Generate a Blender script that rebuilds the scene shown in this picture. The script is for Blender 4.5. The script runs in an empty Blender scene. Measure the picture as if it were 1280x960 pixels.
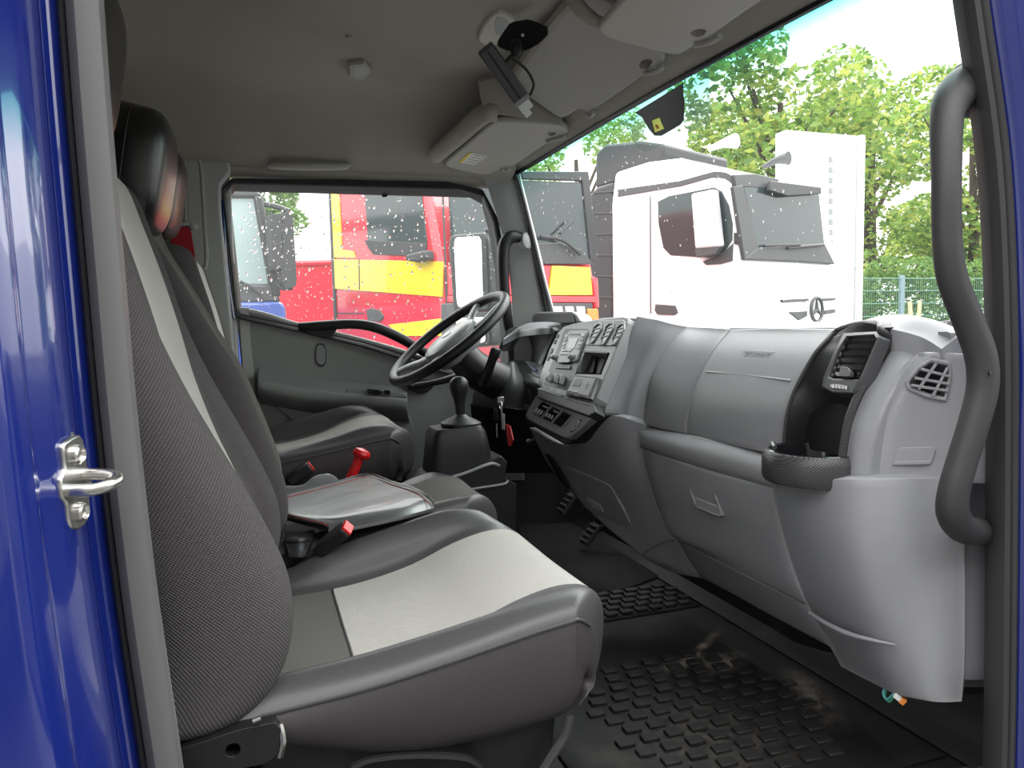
import bpy, bmesh, math, random
from mathutils import Vector as V, Matrix
random.seed(7)
S = bpy.context.scene
COL = S.collection
# ------------------------------------------------------------------ camera
F = 930.0
def cray(u, v): return V(((u-640)/F, -(v-480)/F, -1.0))
dY = cray(315, 413).normalized()
dX = cray(3301, 353); dX = (dX - dX.dot(dY)*dY).normalized()
dZ = dX.cross(dY)
M3 = Matrix((dX, dY, dZ))
CAM = V((0, -.72, .70))
cd = bpy.data.cameras.new('camera'); cam = bpy.data.objects.new('camera', cd); COL.objects.link(cam)
cd.sensor_width = 36; cd.lens = 36*F/1280; cd.clip_start = .02; cd.clip_end = 400
cam.matrix_world = Matrix.Translation(CAM) @ M3.to_4x4()
S.camera = cam
# ------------------------------------------------------------------ sky: overcast, brighter towards the zenith
w = bpy.data.worlds.new('world'); S.world = w; w.use_nodes = True
nt = w.node_tree; nt.nodes.clear()
out = nt.nodes.new('ShaderNodeOutputWorld'); bg = nt.nodes.new('ShaderNodeBackground')
tc = nt.nodes.new('ShaderNodeTexCoord'); sx = nt.nodes.new('ShaderNodeSeparateXYZ'); mr = nt.nodes.new('ShaderNodeMapRange')
mr.inputs['From Min'].default_value = 0; mr.inputs['From Max'].default_value = 1
mr.inputs['To Min'].default_value = 1.35; mr.inputs['To Max'].default_value = 4.0
nt.links.new(tc.outputs['Generated'], sx.inputs[0]); nt.links.new(sx.outputs['Z'], mr.inputs['Value'])
bg.inputs['Color'].default_value = (1, .99, .985, 1)
nt.links.new(mr.outputs[0], bg.inputs['Strength']); nt.links.new(bg.outputs[0], out.inputs[0])
sl = bpy.data.lights.new('sun_offscreen', 'SUN'); sl.energy = 1.6; sl.angle = math.radians(70)
so = bpy.data.objects.new('sun_offscreen', sl); COL.objects.link(so); so.rotation_euler = V((-.62, -.42, -.66)).to_track_quat('-Z', 'Y').to_euler()
S.view_settings.view_transform = 'Standard'; S.view_settings.look = 'None'
S.view_settings.exposure = 0.75; S.view_settings.gamma = 1; S.view_settings.use_curve_mapping = False

# ------------------------------------------------------------------ pixel -> point on a known plane
def P(u, v, x=None, y=None, z=None):
    d = M3 @ cray(u, v)
    t = (x-CAM.x)/d.x if x is not None else (y-CAM.y)/d.y if y is not None else (z-CAM.z)/d.z
    return CAM + t*d
def PP(u, v, p0, n):
    d = M3 @ cray(u, v)
    return CAM + d*((p0-CAM).dot(n)/d.dot(n))
def PY(l, y): return [P(u, v, y=y) for u, v in l]
# ------------------------------------------------------------------ materials
def mat(name, col, rough=.5, metal=0, bump=None, var=None, spec=.5, coat=0, weave=None, trans=0, uv=False):
    m = bpy.data.materials.new(name); m.use_nodes = True; n = m.node_tree.nodes; l = m.node_tree.links
    b = n['Principled BSDF']; b.inputs['Base Color'].default_value = (*col, 1); b.inputs['Roughness'].default_value = rough
    b.inputs['Metallic'].default_value = metal; b.inputs['Specular IOR Level'].default_value = spec
    b.inputs['Coat Weight'].default_value = coat; b.inputs['Coat Roughness'].default_value = .04
    tcn = n.new('ShaderNodeTexCoord')
    if weave:
        k, amt, st = weave
        sp = n.new('ShaderNodeSeparateXYZ'); l.new(tcn.outputs['UV' if uv else 'Object'], sp.inputs[0])
        s = None
        for i in ((0, 1) if uv else (0, 2)):
            a = n.new('ShaderNodeMath'); a.operation = 'MULTIPLY'; a.inputs[1].default_value = k; l.new(sp.outputs[i], a.inputs[0])
            c = n.new('ShaderNodeMath'); c.operation = 'SINE'; l.new(a.outputs[0], c.inputs[0])
            if s is None: s = c
            else:
                d = n.new('ShaderNodeMath'); d.operation = 'MULTIPLY'; l.new(s.outputs[0], d.inputs[0]); l.new(c.outputs[0], d.inputs[1]); s = d
        r = n.new('ShaderNodeMapRange'); r.inputs['From Min'].default_value = -1; r.inputs['From Max'].default_value = 1; l.new(s.outputs[0], r.inputs[0])
        mx = n.new('ShaderNodeMix'); mx.data_type = 'RGBA'; l.new(r.outputs[0], mx.inputs['Factor'])
        mx.inputs['A'].default_value = (*[x*(1-amt) for x in col], 1); mx.inputs['B'].default_value = (*[min(1, x*(1+amt)) for x in col], 1)
        l.new(mx.outputs['Result'], b.inputs['Base Color'])
        bp = n.new('ShaderNodeBump'); bp.inputs['Strength'].default_value = st; bp.inputs['Distance'].default_value = .001
        l.new(r.outputs[0], bp.inputs['Height']); l.new(bp.outputs[0], b.inputs['Normal'])
    if bump:
        nz = n.new('ShaderNodeTexNoise'); nz.inputs['Scale'].default_value = bump[0]; nz.inputs['Detail'].default_value = 3
        l.new(tcn.outputs['Object'], nz.inputs['Vector'])
        bp = n.new('ShaderNodeBump'); bp.inputs['Strength'].default_value = bump[1]; bp.inputs['Distance'].default_value = bump[2] if len(bump) > 2 else .001
        l.new(nz.outputs['Fac'], bp.inputs['Height']); l.new(bp.outputs[0], b.inputs['Normal'])
    if var:
        nz = n.new('ShaderNodeTexNoise'); nz.inputs['Scale'].default_value = var[0]; nz.inputs['Detail'].default_value = 6; nz.inputs['Roughness'].default_value = .6
        l.new(tcn.outputs['Object'], nz.inputs['Vector'])
        r = n.new('ShaderNodeValToRGB'); r.color_ramp.elements[0].position = var[2] if len(var) > 2 else .35; r.color_ramp.elements[1].position = var[3] if len(var) > 3 else .7
        r.color_ramp.elements[0].color = (*col, 1); r.color_ramp.elements[1].color = (*var[1], 1)
        l.new(nz.outputs['Fac'], r.inputs[0]); l.new(r.outputs[0], b.inputs['Base Color'])
    if trans:
        t = n.new('ShaderNodeBsdfTranslucent'); t.inputs[0].default_value = (*col, 1)
        mxs = n.new('ShaderNodeMixShader'); mxs.inputs[0].default_value = trans
        o = n['Material Output']; l.new(b.outputs[0], mxs.inputs[1]); l.new(t.outputs[0], mxs.inputs[2]); l.new(mxs.outputs[0], o.inputs[0])
    return m
def glass(name, tint=(1, 1, 1), haze=.05, band=None, hazecol=(.9, .93, .95)):
    """thin window pane: transparent + fresnel reflection + a light film of mist; band = shade band along the upper edge"""
    m = bpy.data.materials.new(name); m.use_nodes = True; n = m.node_tree.nodes; l = m.node_tree.links; n.clear()
    o = n.new('ShaderNodeOutputMaterial'); t = n.new('ShaderNodeBsdfTransparent'); t.inputs[0].default_value = (*tint, 1)
    g = n.new('ShaderNodeBsdfGlossy'); g.inputs['Roughness'].default_value = .02
    fr = n.new('ShaderNodeFresnel'); fr.inputs[0].default_value = 1.06
    a = n.new('ShaderNodeMixShader'); l.new(fr.outputs[0], a.inputs[0]); l.new(t.outputs[0], a.inputs[1]); l.new(g.outputs[0], a.inputs[2])
    d = n.new('ShaderNodeBsdfTranslucent'); d.inputs[0].default_value = (*hazecol, 1)
    h = n.new('ShaderNodeMixShader'); h.inputs[0].default_value = haze; l.new(a.outputs[0], h.inputs[1]); l.new(d.outputs[0], h.inputs[2])
    if band:
        tcn = n.new('ShaderNodeTexCoord'); sp = n.new('ShaderNodeSeparateXYZ'); l.new(tcn.outputs['Object'], sp.inputs[0])
        r = n.new('ShaderNodeMapRange'); r.inputs['From Min'].default_value = band[0]; r.inputs['From Max'].default_value = band[1]; l.new(sp.outputs['Z'], r.inputs[0])
        mx = n.new('ShaderNodeMix'); mx.data_type = 'RGBA'; l.new(r.outputs[0], mx.inputs['Factor'])
        mx.inputs['A'].default_value = (*tint, 1); mx.inputs['B'].default_value = (*band[2], 1); l.new(mx.outputs['Result'], t.inputs[0])
    l.new(h.outputs[0], o.inputs[0])
    return m
MAT = dict(
 dash=mat('dash_grey_plastic', (.27, .275, .29), .42, bump=(700, .35), spec=.45),
 dash2=mat('dash_scuffed_plastic', (.27, .275, .29), .42, bump=(700, .35), var=(9, (.295, .30, .31), .5, .75)),
 fascia=mat('fascia_grey', (.25, .26, .265), .3, bump=(900, .2)),
 fascia_dk=mat('fascia_dark', (.06, .062, .066), .4, bump=(900, .2)),
 black=mat('black_plastic', (.012, .012, .0135), .42, bump=(800, .3), spec=.4),
 gloss=mat('gloss_black', (.01, .01, .012), .12),
 carbon=mat('carbon_trim', (.045, .045, .048), .35, weave=(1500, .75, .4)),
 rubber=mat('rubber', (.035, .035, .037), .6, bump=(500, .3)),
 seal=mat('door_seal_rubber', (.10, .098, .10), .55, bump=(300, .2)),
 floor=mat('floor_rubber', (.008, .008, .0085), .5, bump=(160, .5), var=(4.5, (.05, .043, .037), .58, .85), spec=.22),
 block=mat('tread_rubber', (.012, .012, .0125), .55, bump=(200, .5), var=(14, (.05, .045, .04), .55, .8), spec=.25),
 carpet=mat('carpet', (.02, .02, .021), .95, bump=(900, 1, .004)),
 head=mat('headliner', (.38, .352, .31), .9, bump=(600, .5), var=(2.2, (.33, .305, .265), .45, .7)),
 visor=mat('visor_vinyl', (.42, .40, .365), .6, bump=(800, .4)),
 trim=mat('grey_trim', (.42, .43, .42), .5, bump=(600, .4)),
 doorp=mat('door_panel_grey', (.235, .245, .24), .45, bump=(600, .4)),
 knit=mat('seat_knit', (.08, .075, .076), .95, weave=(1500, .5, .8), spec=.15, uv=True),
 knit2=mat('seat_rib', (.115, .112, .104), .95, weave=(2200, .3, .6), spec=.15, uv=True),
 light=mat('seat_light_fabric', (.41, .40, .375), .95, weave=(1700, .22, .7), spec=.15, uv=True),
 vinyl=mat('seat_vinyl', (.055, .054, .056), .40, bump=(500, .3)),
 vinyl_dk=mat('seat_side_cloth', (.042, .038, .039), .5, weave=(2400, .2, .3), uv=True),
 leather=mat('headrest_leather', (.010, .010, .010), .30, bump=(350, .25), spec=.6),
 folder=mat('folder_vinyl', (.06, .062, .064), .38, bump=(9, .5, .01), spec=1.0, coat=.25),
 bag=mat('bag_nylon', (.04, .04, .045), .5, bump=(40, .8, .006)),
 red=mat('red_plastic', (.62, .01, .015), .3),
 belt=mat('belt_red', (.42, .008, .02), .7, weave=(2500, .2, .3)),
 stitch=mat('red_stitch', (.35, .07, .07), .8),
 seam=mat('seam_thread', (.2, .19, .19), .8),
 blue=mat('blue_paint', (.007, .0165, .15), .16, coat=1, bump=(6, .05, .01)),
 chrome=mat('steel', (.62, .61, .58), .28, metal=1, bump=(120, .3)),
 silver=mat('silver_print', (.55, .55, .55), .35),
 white=mat('white_plastic', (.72, .73, .72), .4),
 cream=mat('cream_foam', (.62, .58, .5), .7, bump=(60, 1, .004)),
 lcd=mat('display', (.22, .25, .24), .15),
 button=mat('button_grey', (.27, .275, .28), .35),
 yellow=mat('yellow_print', (.75, .55, .02), .5),
 orange=mat('orange_print', (.8, .25, .05), .5),
 paper=mat('paper', (.7, .7, .68), .6),
 blueink=mat('pen_blue', (.01, .015, .10), .3),
 wiregreen=mat('wire_green', (.08, .4, .22), .5), wirecyan=mat('wire_cyan', (.15, .5, .55), .5),
 t_red=mat('truck_red', (.62, .012, .03), .2, coat=.6),
 t_yel=mat('truck_yellow', (.85, .62, .01), .25, coat=.6),
 t_white=mat('truck_white', (.86, .87, .87), .2, coat=.5),
 t_grey=mat('truck_grey', (.055, .058, .06), .5),
 t_tarp=mat('tarpaulin_grey', (.20, .20, .19), .6),
 t_dgrey=mat('truck_dark_grey', (.025, .026, .028), .5),
 t_blue=mat('truck_blue', (.04, .08, .33), .25, coat=.6),
 t_glass=mat('truck_glass', (.025, .04, .042), .12, spec=.6),
 t_pane=mat('truck_pale_pane', (.30, .38, .38), .12),
 mirror=mat('mirror_glass', (.75, .8, .82), .05, metal=1),
 tyre=mat('tyre', (.02, .02, .02), .8),
 ground=mat('yard_asphalt', (.085, .085, .083), .7, bump=(30, .4, .01), var=(.6, (.12, .12, .115))),
 pylon=mat('pylon_white', (.72, .75, .73), .4),
 letter=mat('pylon_letter', (.24, .26, .26), .5),
 bark=mat('bark', (.07, .055, .04), .9, bump=(12, 1, .03)),
 fence=mat('fence_green', (.10, .22, .17), .5), fpost=mat('fence_post', (.16, .24, .27), .5),
 wood=mat('wood_stake', (.5, .42, .25), .8),
 leaf1=mat('leaf_mid', (.19, .31, .06), .6, trans=.5), leaf2=mat('leaf_yellow', (.36, .42, .09), .6, trans=.5),
 leaf3=mat('leaf_dark', (.10, .19, .04), .6, trans=.4), hedge=mat('hedge_leaf', (.13, .25, .07), .6, trans=.4),
 frit=mat('ceramic_black', (.012, .012, .016), .25),
 sticker=mat('sticker_paper', (.8, .72, .35), .5, trans=.7),
 film=glass('sticker_film', (.70, .74, .72), .02),
 door_glass=glass('door_glass', (.97, .99, .98), .025),
 wind_glass=glass('windscreen_glass', (.96, .98, .97), .012, band=(1.10, 1.215, (.03, .48, .44))),
 drop=mat('water_drop', (.75, .78, .8), .05, spec=.8),
)
b_ = MAT['drop'].node_tree.nodes['Principled BSDF']; b_.inputs['Transmission Weight'].default_value = .75; b_.inputs['IOR'].default_value = 1.33
# dried mud on the floor rubber: a few dusty smears of their own shape
def smears(m, spots):
    n = m.node_tree.nodes; l = m.node_tree.links; b = n['Principled BSDF']; src = b.inputs['Base Color'].links[0].from_socket
    tcn = n.new('ShaderNodeTexCoord'); nz = n.new('ShaderNodeTexNoise'); nz.inputs['Scale'].default_value = 28; nz.inputs['Detail'].default_value = 8; nz.inputs['Roughness'].default_value = .7
    l.new(tcn.outputs['Object'], nz.inputs['Vector'])
    for cx, cy, rx, ry, rot, amt in spots:
        mp_ = n.new('ShaderNodeMapping'); mp_.vector_type = 'TEXTURE'; mp_.inputs['Location'].default_value = (cx, cy, 0); mp_.inputs['Rotation'].default_value = (0, 0, rot); mp_.inputs['Scale'].default_value = (rx, ry, 1)
        l.new(tcn.outputs['Object'], mp_.inputs['Vector']); ln = n.new('ShaderNodeVectorMath'); ln.operation = 'LENGTH'; l.new(mp_.outputs[0], ln.inputs[0])
        mr_ = n.new('ShaderNodeMapRange'); mr_.inputs['From Min'].default_value = 1; mr_.inputs['From Max'].default_value = .1; mr_.interpolation_type = 'SMOOTHSTEP'; l.new(ln.outputs['Value'], mr_.inputs[0])
        r2 = n.new('ShaderNodeMapRange'); r2.inputs['From Min'].default_value = .38; r2.inputs['From Max'].default_value = .66; l.new(nz.outputs['Fac'], r2.inputs[0])
        mu = n.new('ShaderNodeMath'); mu.operation = 'MULTIPLY'; l.new(mr_.outputs[0], mu.inputs[0]); l.new(r2.outputs[0], mu.inputs[1])
        mu2 = n.new('ShaderNodeMath'); mu2.operation = 'MULTIPLY'; mu2.inputs[1].default_value = amt; l.new(mu.outputs[0], mu2.inputs[0])
        mx = n.new('ShaderNodeMix'); mx.data_type = 'RGBA'; mx.inputs['B'].default_value = (.20, .17, .14, 1); l.new(mu2.outputs[0], mx.inputs['Factor']); l.new(src, mx.inputs['A'])
        src = mx.outputs['Result']
    l.new(src, b.inputs['Base Color'])
smears(MAT['floor'], [(.875, .53, .09, .05, .4, .9), (.87, .60, .17, .016, .62, 1.3), (.80, .56, .10, .03, .3, .8), (.95, .36, .05, .16, -.35, .5), (.70, .30, .25, .22, 0, .25)])
# ------------------------------------------------------------------ object helpers
def mesh(name, verts, faces, m, parent=None, smooth=True, bevel=0, sub=0, mats=None, fmat=None, auto=True, bseg=2):
    me = bpy.data.meshes.new(name)
    off = parent_origin(parent)
    me.from_pydata([tuple(V(v)-off) for v in verts], [], faces)
    if mats:
        for q in mats: me.materials.append(MAT[q])
        for p, i in zip(me.polygons, fmat): p.material_index = i
    else: me.materials.append(MAT[m] if isinstance(m, str) else m)
    bm = bmesh.new(); bm.from_mesh(me); bmesh.ops.remove_doubles(bm, verts=bm.verts, dist=1e-6)
    bmesh.ops.recalc_face_normals(bm, faces=bm.faces)
    if smooth:
        for f in bm.faces: f.smooth = True
        if auto:
            for e in bm.edges:
                if len(e.link_faces) == 2 and e.calc_face_angle(0) > math.radians(38): e.smooth = False
    bm.to_mesh(me); bm.free()
    o = bpy.data.objects.new(name, me); COL.objects.link(o)
    if parent is not None: o.parent = parent
    if bevel:
        b = o.modifiers.new('bevel', 'BEVEL'); b.width = bevel; b.segments = bseg; b.limit_method = 'ANGLE'; b.angle_limit = math.radians(35)
    if sub:
        s = o.modifiers.new('sub', 'SUBSURF'); s.levels = sub; s.render_levels = sub
    return o
def parent_origin(p):
    o = V((0, 0, 0))
    while p is not None: o += p.location; p = p.parent
    return o
def tag(o, label=None, cat=None, group=None, kind=None):
    if label: o['label'] = label
    if cat: o['category'] = cat
    if group: o['group'] = group
    if kind: o['kind'] = kind
    return o
def thing(name, loc, label, cat, group=None):
    o = bpy.data.objects.new(name, None); COL.objects.link(o); o.location = V(loc); o.empty_display_size = .05
    return tag(o, label, cat, group)
def cr(p0, p1, p2, p3, t):
    return .5*((2*p1)+(p2-p0)*t+(2*p0-5*p1+4*p2-p3)*t*t+(3*p1-p0-3*p2+p3)*t*t*t)
def spline(pts, n, closed=False):
    pts = [V(p) for p in pts]; L = len(pts); r = []
    if L < 3 and not closed: return [pts[0].lerp(pts[-1], i/n) for i in range(n+1)]
    for i in range(L if closed else L-1):
        if closed: a, b, c, d = pts[i-1], pts[i], pts[(i+1) % L], pts[(i+2) % L]
        else:
            b, c = pts[i], pts[i+1]; a = pts[i-1] if i else 2*b-c; d = pts[i+2] if i+2 < L else 2*c-b
        for k in range(n): r.append(cr(a, b, c, d, k/n))
    if not closed: r.append(pts[-1])
    return r
def sgrid(ctrl, n=6, m=6):
    rows = [spline(r, m) for r in ctrl]
    cols = [spline([rows[i][j] for i in range(len(rows))], n) for j in range(len(rows[0]))]
    return [[cols[j][i] for j in range(len(cols))] for i in range(len(cols[0]))]
def panel(name, ctrl, m, parent=None, back=(.02, 0, 0), n=6, k=6, raw=False, closed_back=True, r=.004):
    """smooth panel through a grid of points, with rolled edges and real thickness along `back`"""
    g = ctrl if raw else sgrid(ctrl, n, k)
    back = V(back); R, C = len(g), len(g[0]); verts = [p for row in g for p in row]
    faces = [(i*C+j, i*C+j+1, (i+1)*C+j+1, (i+1)*C+j) for i in range(R-1) for j in range(C-1)]
    ring = [j for j in range(C)]+[i*C+C-1 for i in range(1, R)]+[(R-1)*C+j for j in range(C-2, -1, -1)]+[i*C for i in range(R-2, 0, -1)]
    prev = ring; L = back.length; bn = back/L
    cen = sum((verts[i] for i in ring), V((0, 0, 0)))/len(ring)
    for f_, o_ in ((.35, .7), (1, 1), (None, 1)):
        new = []
        for i in ring:
            out_ = verts[i]-cen; out_ = (out_-bn*out_.dot(bn)).normalized()
            new.append(len(verts)); verts.append(verts[i]+out_*(r*o_)+(bn*(r*f_) if f_ is not None else back))
        for a in range(len(ring)):
            b = (a+1) % len(ring); faces.append((prev[a], prev[b], new[b], new[a]))
        prev = new
    if closed_back: faces.append(tuple(prev))
    return mesh(name, verts, faces, m, parent)
def slab(name, pts, back, m, parent=None, bevel=0, smooth=True, bseg=2):
    pts = [V(p) for p in pts]; b = V(back); n = len(pts)
    faces = [tuple(range(n)), tuple(range(2*n-1, n-1, -1))]+[(i, (i+1) % n, n+(i+1) % n, n+i) for i in range(n)]
    return mesh(name, pts+[p+b for p in pts], faces, m, parent, smooth, bevel, bseg=bseg)
def ring(name, outer, inner, back, m, parent=None, bevel=0):
    outer = [V(p) for p in outer]; inner = [V(p) for p in inner]; b = V(back); n = len(outer)
    vs = outer+inner+[p+b for p in outer]+[p+b for p in inner]; fs = []
    for i in range(n):
        j = (i+1) % n
        fs += [(i, j, n+j, n+i), (2*n+i, 3*n+i, 3*n+j, 2*n+j), (i, 2*n+i, 2*n+j, j), (n+i, n+j, 3*n+j, 3*n+i)]
    return mesh(name, vs, fs, m, parent, True, bevel)
def tube(name, pts, r, m, parent=None, n=12, steps=6, closed=False, flat=1.0, upv=None, caps=True):
    ctrl = [V(p) for p in pts]; path = spline(ctrl, steps, closed) if steps > 1 else ctrl
    N = len(path)
    if isinstance(r, (int, float)): rr = [r]*N
    else:
        rr = []
        for i in range(N):
            t = i/(N if closed else N-1)*(len(r)-(0 if closed else 1)); a = int(min(t, len(r)-1)); b = (a+1) % len(r) if closed else min(a+1, len(r)-1); rr.append(r[a]+(r[b]-r[a])*(t-a))
    tg = [((path[(i+1) % N] if closed or i < N-1 else path[i])-(path[i-1] if closed or i else path[i])).normalized() for i in range(N)]
    up = V(upv) if upv is not None else (V((0, 0, 1)) if abs(tg[0].z) < .9 else V((1, 0, 0)))
    verts = []; faces = []; u = (up-tg[0]*up.dot(tg[0])).normalized()
    for i in range(N):
        if upv is not None: u = (up-tg[i]*up.dot(tg[i])).normalized()
        else: u = (u-tg[i]*u.dot(tg[i])).normalized()
        s = tg[i].cross(u)
        for k in range(n):
            a = 2*math.pi*k/n; verts.append(path[i]+u*(math.cos(a)*rr[i]*flat)+s*(math.sin(a)*rr[i]))
    for i in range(N if closed else N-1):
        for k in range(n):
            j = (i+1) % N; faces.append((i*n+k, i*n+(k+1) % n, j*n+(k+1) % n, j*n+k))
    if caps and not closed: faces += [tuple(range(n)), tuple(range((N-1)*n, N*n))]
    return mesh(name, verts, faces, m, parent)
def frame_axes(ax):
    a = V(ax).normalized(); h = V((0, 0, 1)) if abs(a.z) < .9 else V((1, 0, 0))
    u = (h-a*h.dot(a)).normalized(); return u, a.cross(u), a
def lathe(name, prof, org, axis, m, parent=None, n=24, sx=1, sy=1):
    u, s, a = frame_axes(axis); org = V(org); verts = []; faces = []
    for r, h in prof:
        for k in range(n):
            t = 2*math.pi*k/n; verts.append(org+a*h+u*(math.cos(t)*max(r, 1e-4)*sx)+s*(math.sin(t)*max(r, 1e-4)*sy))
    for i in range(len(prof)-1):
        for k in range(n): faces.append((i*n+k, i*n+(k+1) % n, (i+1)*n+(k+1) % n, (i+1)*n+k))
    faces += [tuple(range(n)), tuple(range((len(prof)-1)*n, len(prof)*n))]
    return mesh(name, verts, faces, m, parent)
def box(name, c, size, m, parent=None, bevel=.003, axes=None, taper=1, bseg=2):
    c = V(c); X, Y, Z = axes if axes else (V((1, 0, 0)), V((0, 1, 0)), V((0, 0, 1))); vs = []
    for k in (-1, 1):
        for a, b in ((-1, -1), (1, -1), (1, 1), (-1, 1)):
            f = taper if k > 0 else 1
            vs.append(c+X*(a*size[0]/2*f)+Y*(b*size[1]/2*f)+Z*(k*size[2]/2))
    fs = [(0, 3, 2, 1), (4, 5, 6, 7), (0, 1, 5, 4), (1, 2, 6, 5), (2, 3, 7, 6), (3, 0, 4, 7)]
    return mesh(name, vs, fs, m, parent, True, bevel, bseg=bseg)
def axz(d, up=(0, 0, 1)):
    """axes with X along d"""
    X = V(d).normalized(); Z = V(up); Z = (Z-X*Z.dot(X)).normalized(); return X, Z.cross(X), Z
def rrect(p, n=4, r=.25):
    """rounded polygon from corner points; r = fraction of the edges cut"""
    p = [V(q) for q in p]; L = len(p); o = []
    for i in range(L):
        a, b, c = p[i-1], p[i], p[(i+1) % L]; s, e = b.lerp(a, r), b.lerp(c, r)
        for k in range(n+1):
            t = k/n; o.append(s.lerp(b, t).lerp(b.lerp(e, t), t))
    return o
def sellip(name, c, rad, m, parent=None, e1=.6, e2=.6, axes=None, n=28, k=16, fn=None):
    c = V(c); X, Y, Z = axes if axes else (V((1, 0, 0)), V((0, 1, 0)), V((0, 0, 1))); vs = []; fs = []
    sg = lambda t, e: math.copysign(abs(t)**e, t)
    for i in range(k+1):
        a = -math.pi/2+math.pi*i/k
        for j in range(n):
            b = 2*math.pi*j/n
            x, y, z = sg(math.cos(a), e1)*sg(math.cos(b), e2), sg(math.cos(a), e1)*sg(math.sin(b), e2), sg(math.sin(a), e1)
            if fn: x, y, z = fn(x, y, z)
            vs.append(c+X*(x*rad[0])+Y*(y*rad[1])+Z*(z*rad[2]))
    for i in range(k):
        for j in range(n): fs.append((i*n+j, i*n+(j+1) % n, (i+1)*n+(j+1) % n, (i+1)*n+j))
    return mesh(name, vs, fs, m, parent, auto=False)
def dup(root, loc=None, parent=None):
    c = root.copy(); COL.objects.link(c); c.parent = parent
    if loc is not None: c.location = loc
    for ch in root.children: dup(ch, None, c)
    return c
def text(name, s, p0, ex, ey, size, m, parent=None, extrude=.0006):
    """lettering as mesh: p0 = centre, ex/ey = reading and up directions"""
    cu = bpy.data.curves.new(name, 'FONT'); cu.body = s; cu.size = size; cu.align_x = 'CENTER'; cu.align_y = 'CENTER'; cu.extrude = extrude; cu.resolution_u = 2
    t = bpy.data.objects.new('tmp', cu); COL.objects.link(t); dg = bpy.context.evaluated_depsgraph_get()
    me = bpy.data.meshes.new_from_object(t.evaluated_get(dg)); bpy.data.objects.remove(t)
    ex = V(ex).normalized(); ez = ex.cross(V(ey)).normalized(); ey = ez.cross(ex)
    vs = [V(p0)+ex*v.co.x+ey*v.co.y+ez*v.co.z for v in me.vertices]; fs = [tuple(p.vertices) for p in me.polygons]
    return mesh(name, vs, fs, m, parent, False)

def cut(o, pts, vec):
    """cut a real opening through o: prism from the outline pts along vec (the cutter is deleted again)"""
    c = slab('cutter', pts, vec, 'black'); m = o.modifiers.new('cut', 'BOOLEAN'); m.operation = 'DIFFERENCE'; m.object = c; m.solver = 'EXACT'
    bpy.context.view_layer.update(); dg = bpy.context.evaluated_depsgraph_get()
    me = bpy.data.meshes.new_from_object(o.evaluated_get(dg)); o.modifiers.clear(); old = o.data; o.data = me; me.name = old.name
    bpy.data.objects.remove(c)
    bm = bmesh.new(); bm.from_mesh(me)
    for e in bm.edges: e.smooth = not (len(e.link_faces) == 2 and e.calc_face_angle(0) > math.radians(14))
    bm.to_mesh(me); bm.free()
# ================================================================== THE CAB SHELL
def struct(o): o['kind'] = 'structure'; return o
# floor
fl = struct(box('floor', (.42, .83, -.02), (1.72, 1.72, .04), 'floor', None, .004))
# raised sill edge along the open doorway
panel('sill_edge', [[V((x, y, z)) for x in (-.3, .2, .6, .9, 1.2)] for y, z in ((.10, .0), (.07, .012), (.045, .04), (.01, .05), (-.02, .045))], 'rubber', fl, (0, 0, -.03), 4, 4)
# bent toe board and bulkhead below the dashboard
tb = struct(panel('wall_front', [[V((x, y, z)) for y in (.0, .4, .8, 1.2, 1.67)] for x, z in ((1.02, .004), (1.10, .035), (1.20, .16), (1.27, .35), (1.28, .66))], 'floor', None, (.03, 0, -.02), 4, 3))
# rear wall
rw = struct(box('wall_back', (-.40, .83, .66), (.04, 1.74, 1.40), 'head', None, .01))
# ceiling
def sm(t): t = max(0, min(1, t)); return t*t*(3-2*t)
def zc(x, y):
    z = 1.335
    z -= .165*sm((y-1.36)/.30)**1.3; z -= .165*sm((.28-y)/.30)**1.3
    z -= .13*sm((x-.70)/.17); z -= .05*sm((-.1-x)/.3)
    return max(z, 1.155)
ce = struct(panel('ceiling', [[V((x, y, zc(x, y))) for y in [-.03+1.70*i/34 for i in range(35)]] for x in [-.385+1.185*i/26 for i in range(27)]], 'head', None, (0, 0, .04), raw=True, closed_back=False))
panel('roof_skin', [[V((x, y, zc(x, y)+.035)) for y in [-.03+1.70*i/17 for i in range(18)]] for x in [-.42+1.25*i/13 for i in range(14)]], 'blue', ce, (0, 0, .004), raw=True, closed_back=False)
tube('cant_rail', [V((x, 1.668, 1.186)) for x in (-.4, 0, .4, .7, .84)], .034, 'head', ce, 10, 3)
# small ceiling press button
pin = lathe('ceiling_plug', [(.002, .004), (.006, .003), (.007, 0)], (P(436, 46, z=1.333)), (0, 0, -1), 'head', ce, 12)
# far side body panel behind the driver door
wl = struct(box('wall_left', (-.22, 1.665, .62), (.36, .04, 1.36), 'trim', None, .01))
B = [(218, 163), (270, 163), (281, 172), (289, 215), (276, 232), (276, 262), (290, 400), (300, 520), (215, 520), (205, 300)]
slab('pillar_trim', rrect(PY(B, 1.615), 2, .12), (0, .03, 0), 'trim', wl, .008)
rec = [(232, 200), (249, 200), (256, 320), (256, 332), (236, 335)]
slab('belt_recess', rrect(PY(rec, 1.612), 3, .2), (0, .012, 0), 'trim', wl, .003)
ring('recess_rim', rrect(PY([(228, 194), (253, 196), (261, 322), (258, 338), (232, 341)], 1.610), 3, .2), rrect(PY(rec, 1.610), 3, .2), (0, .014, 0), 'trim', wl, .003)
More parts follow.
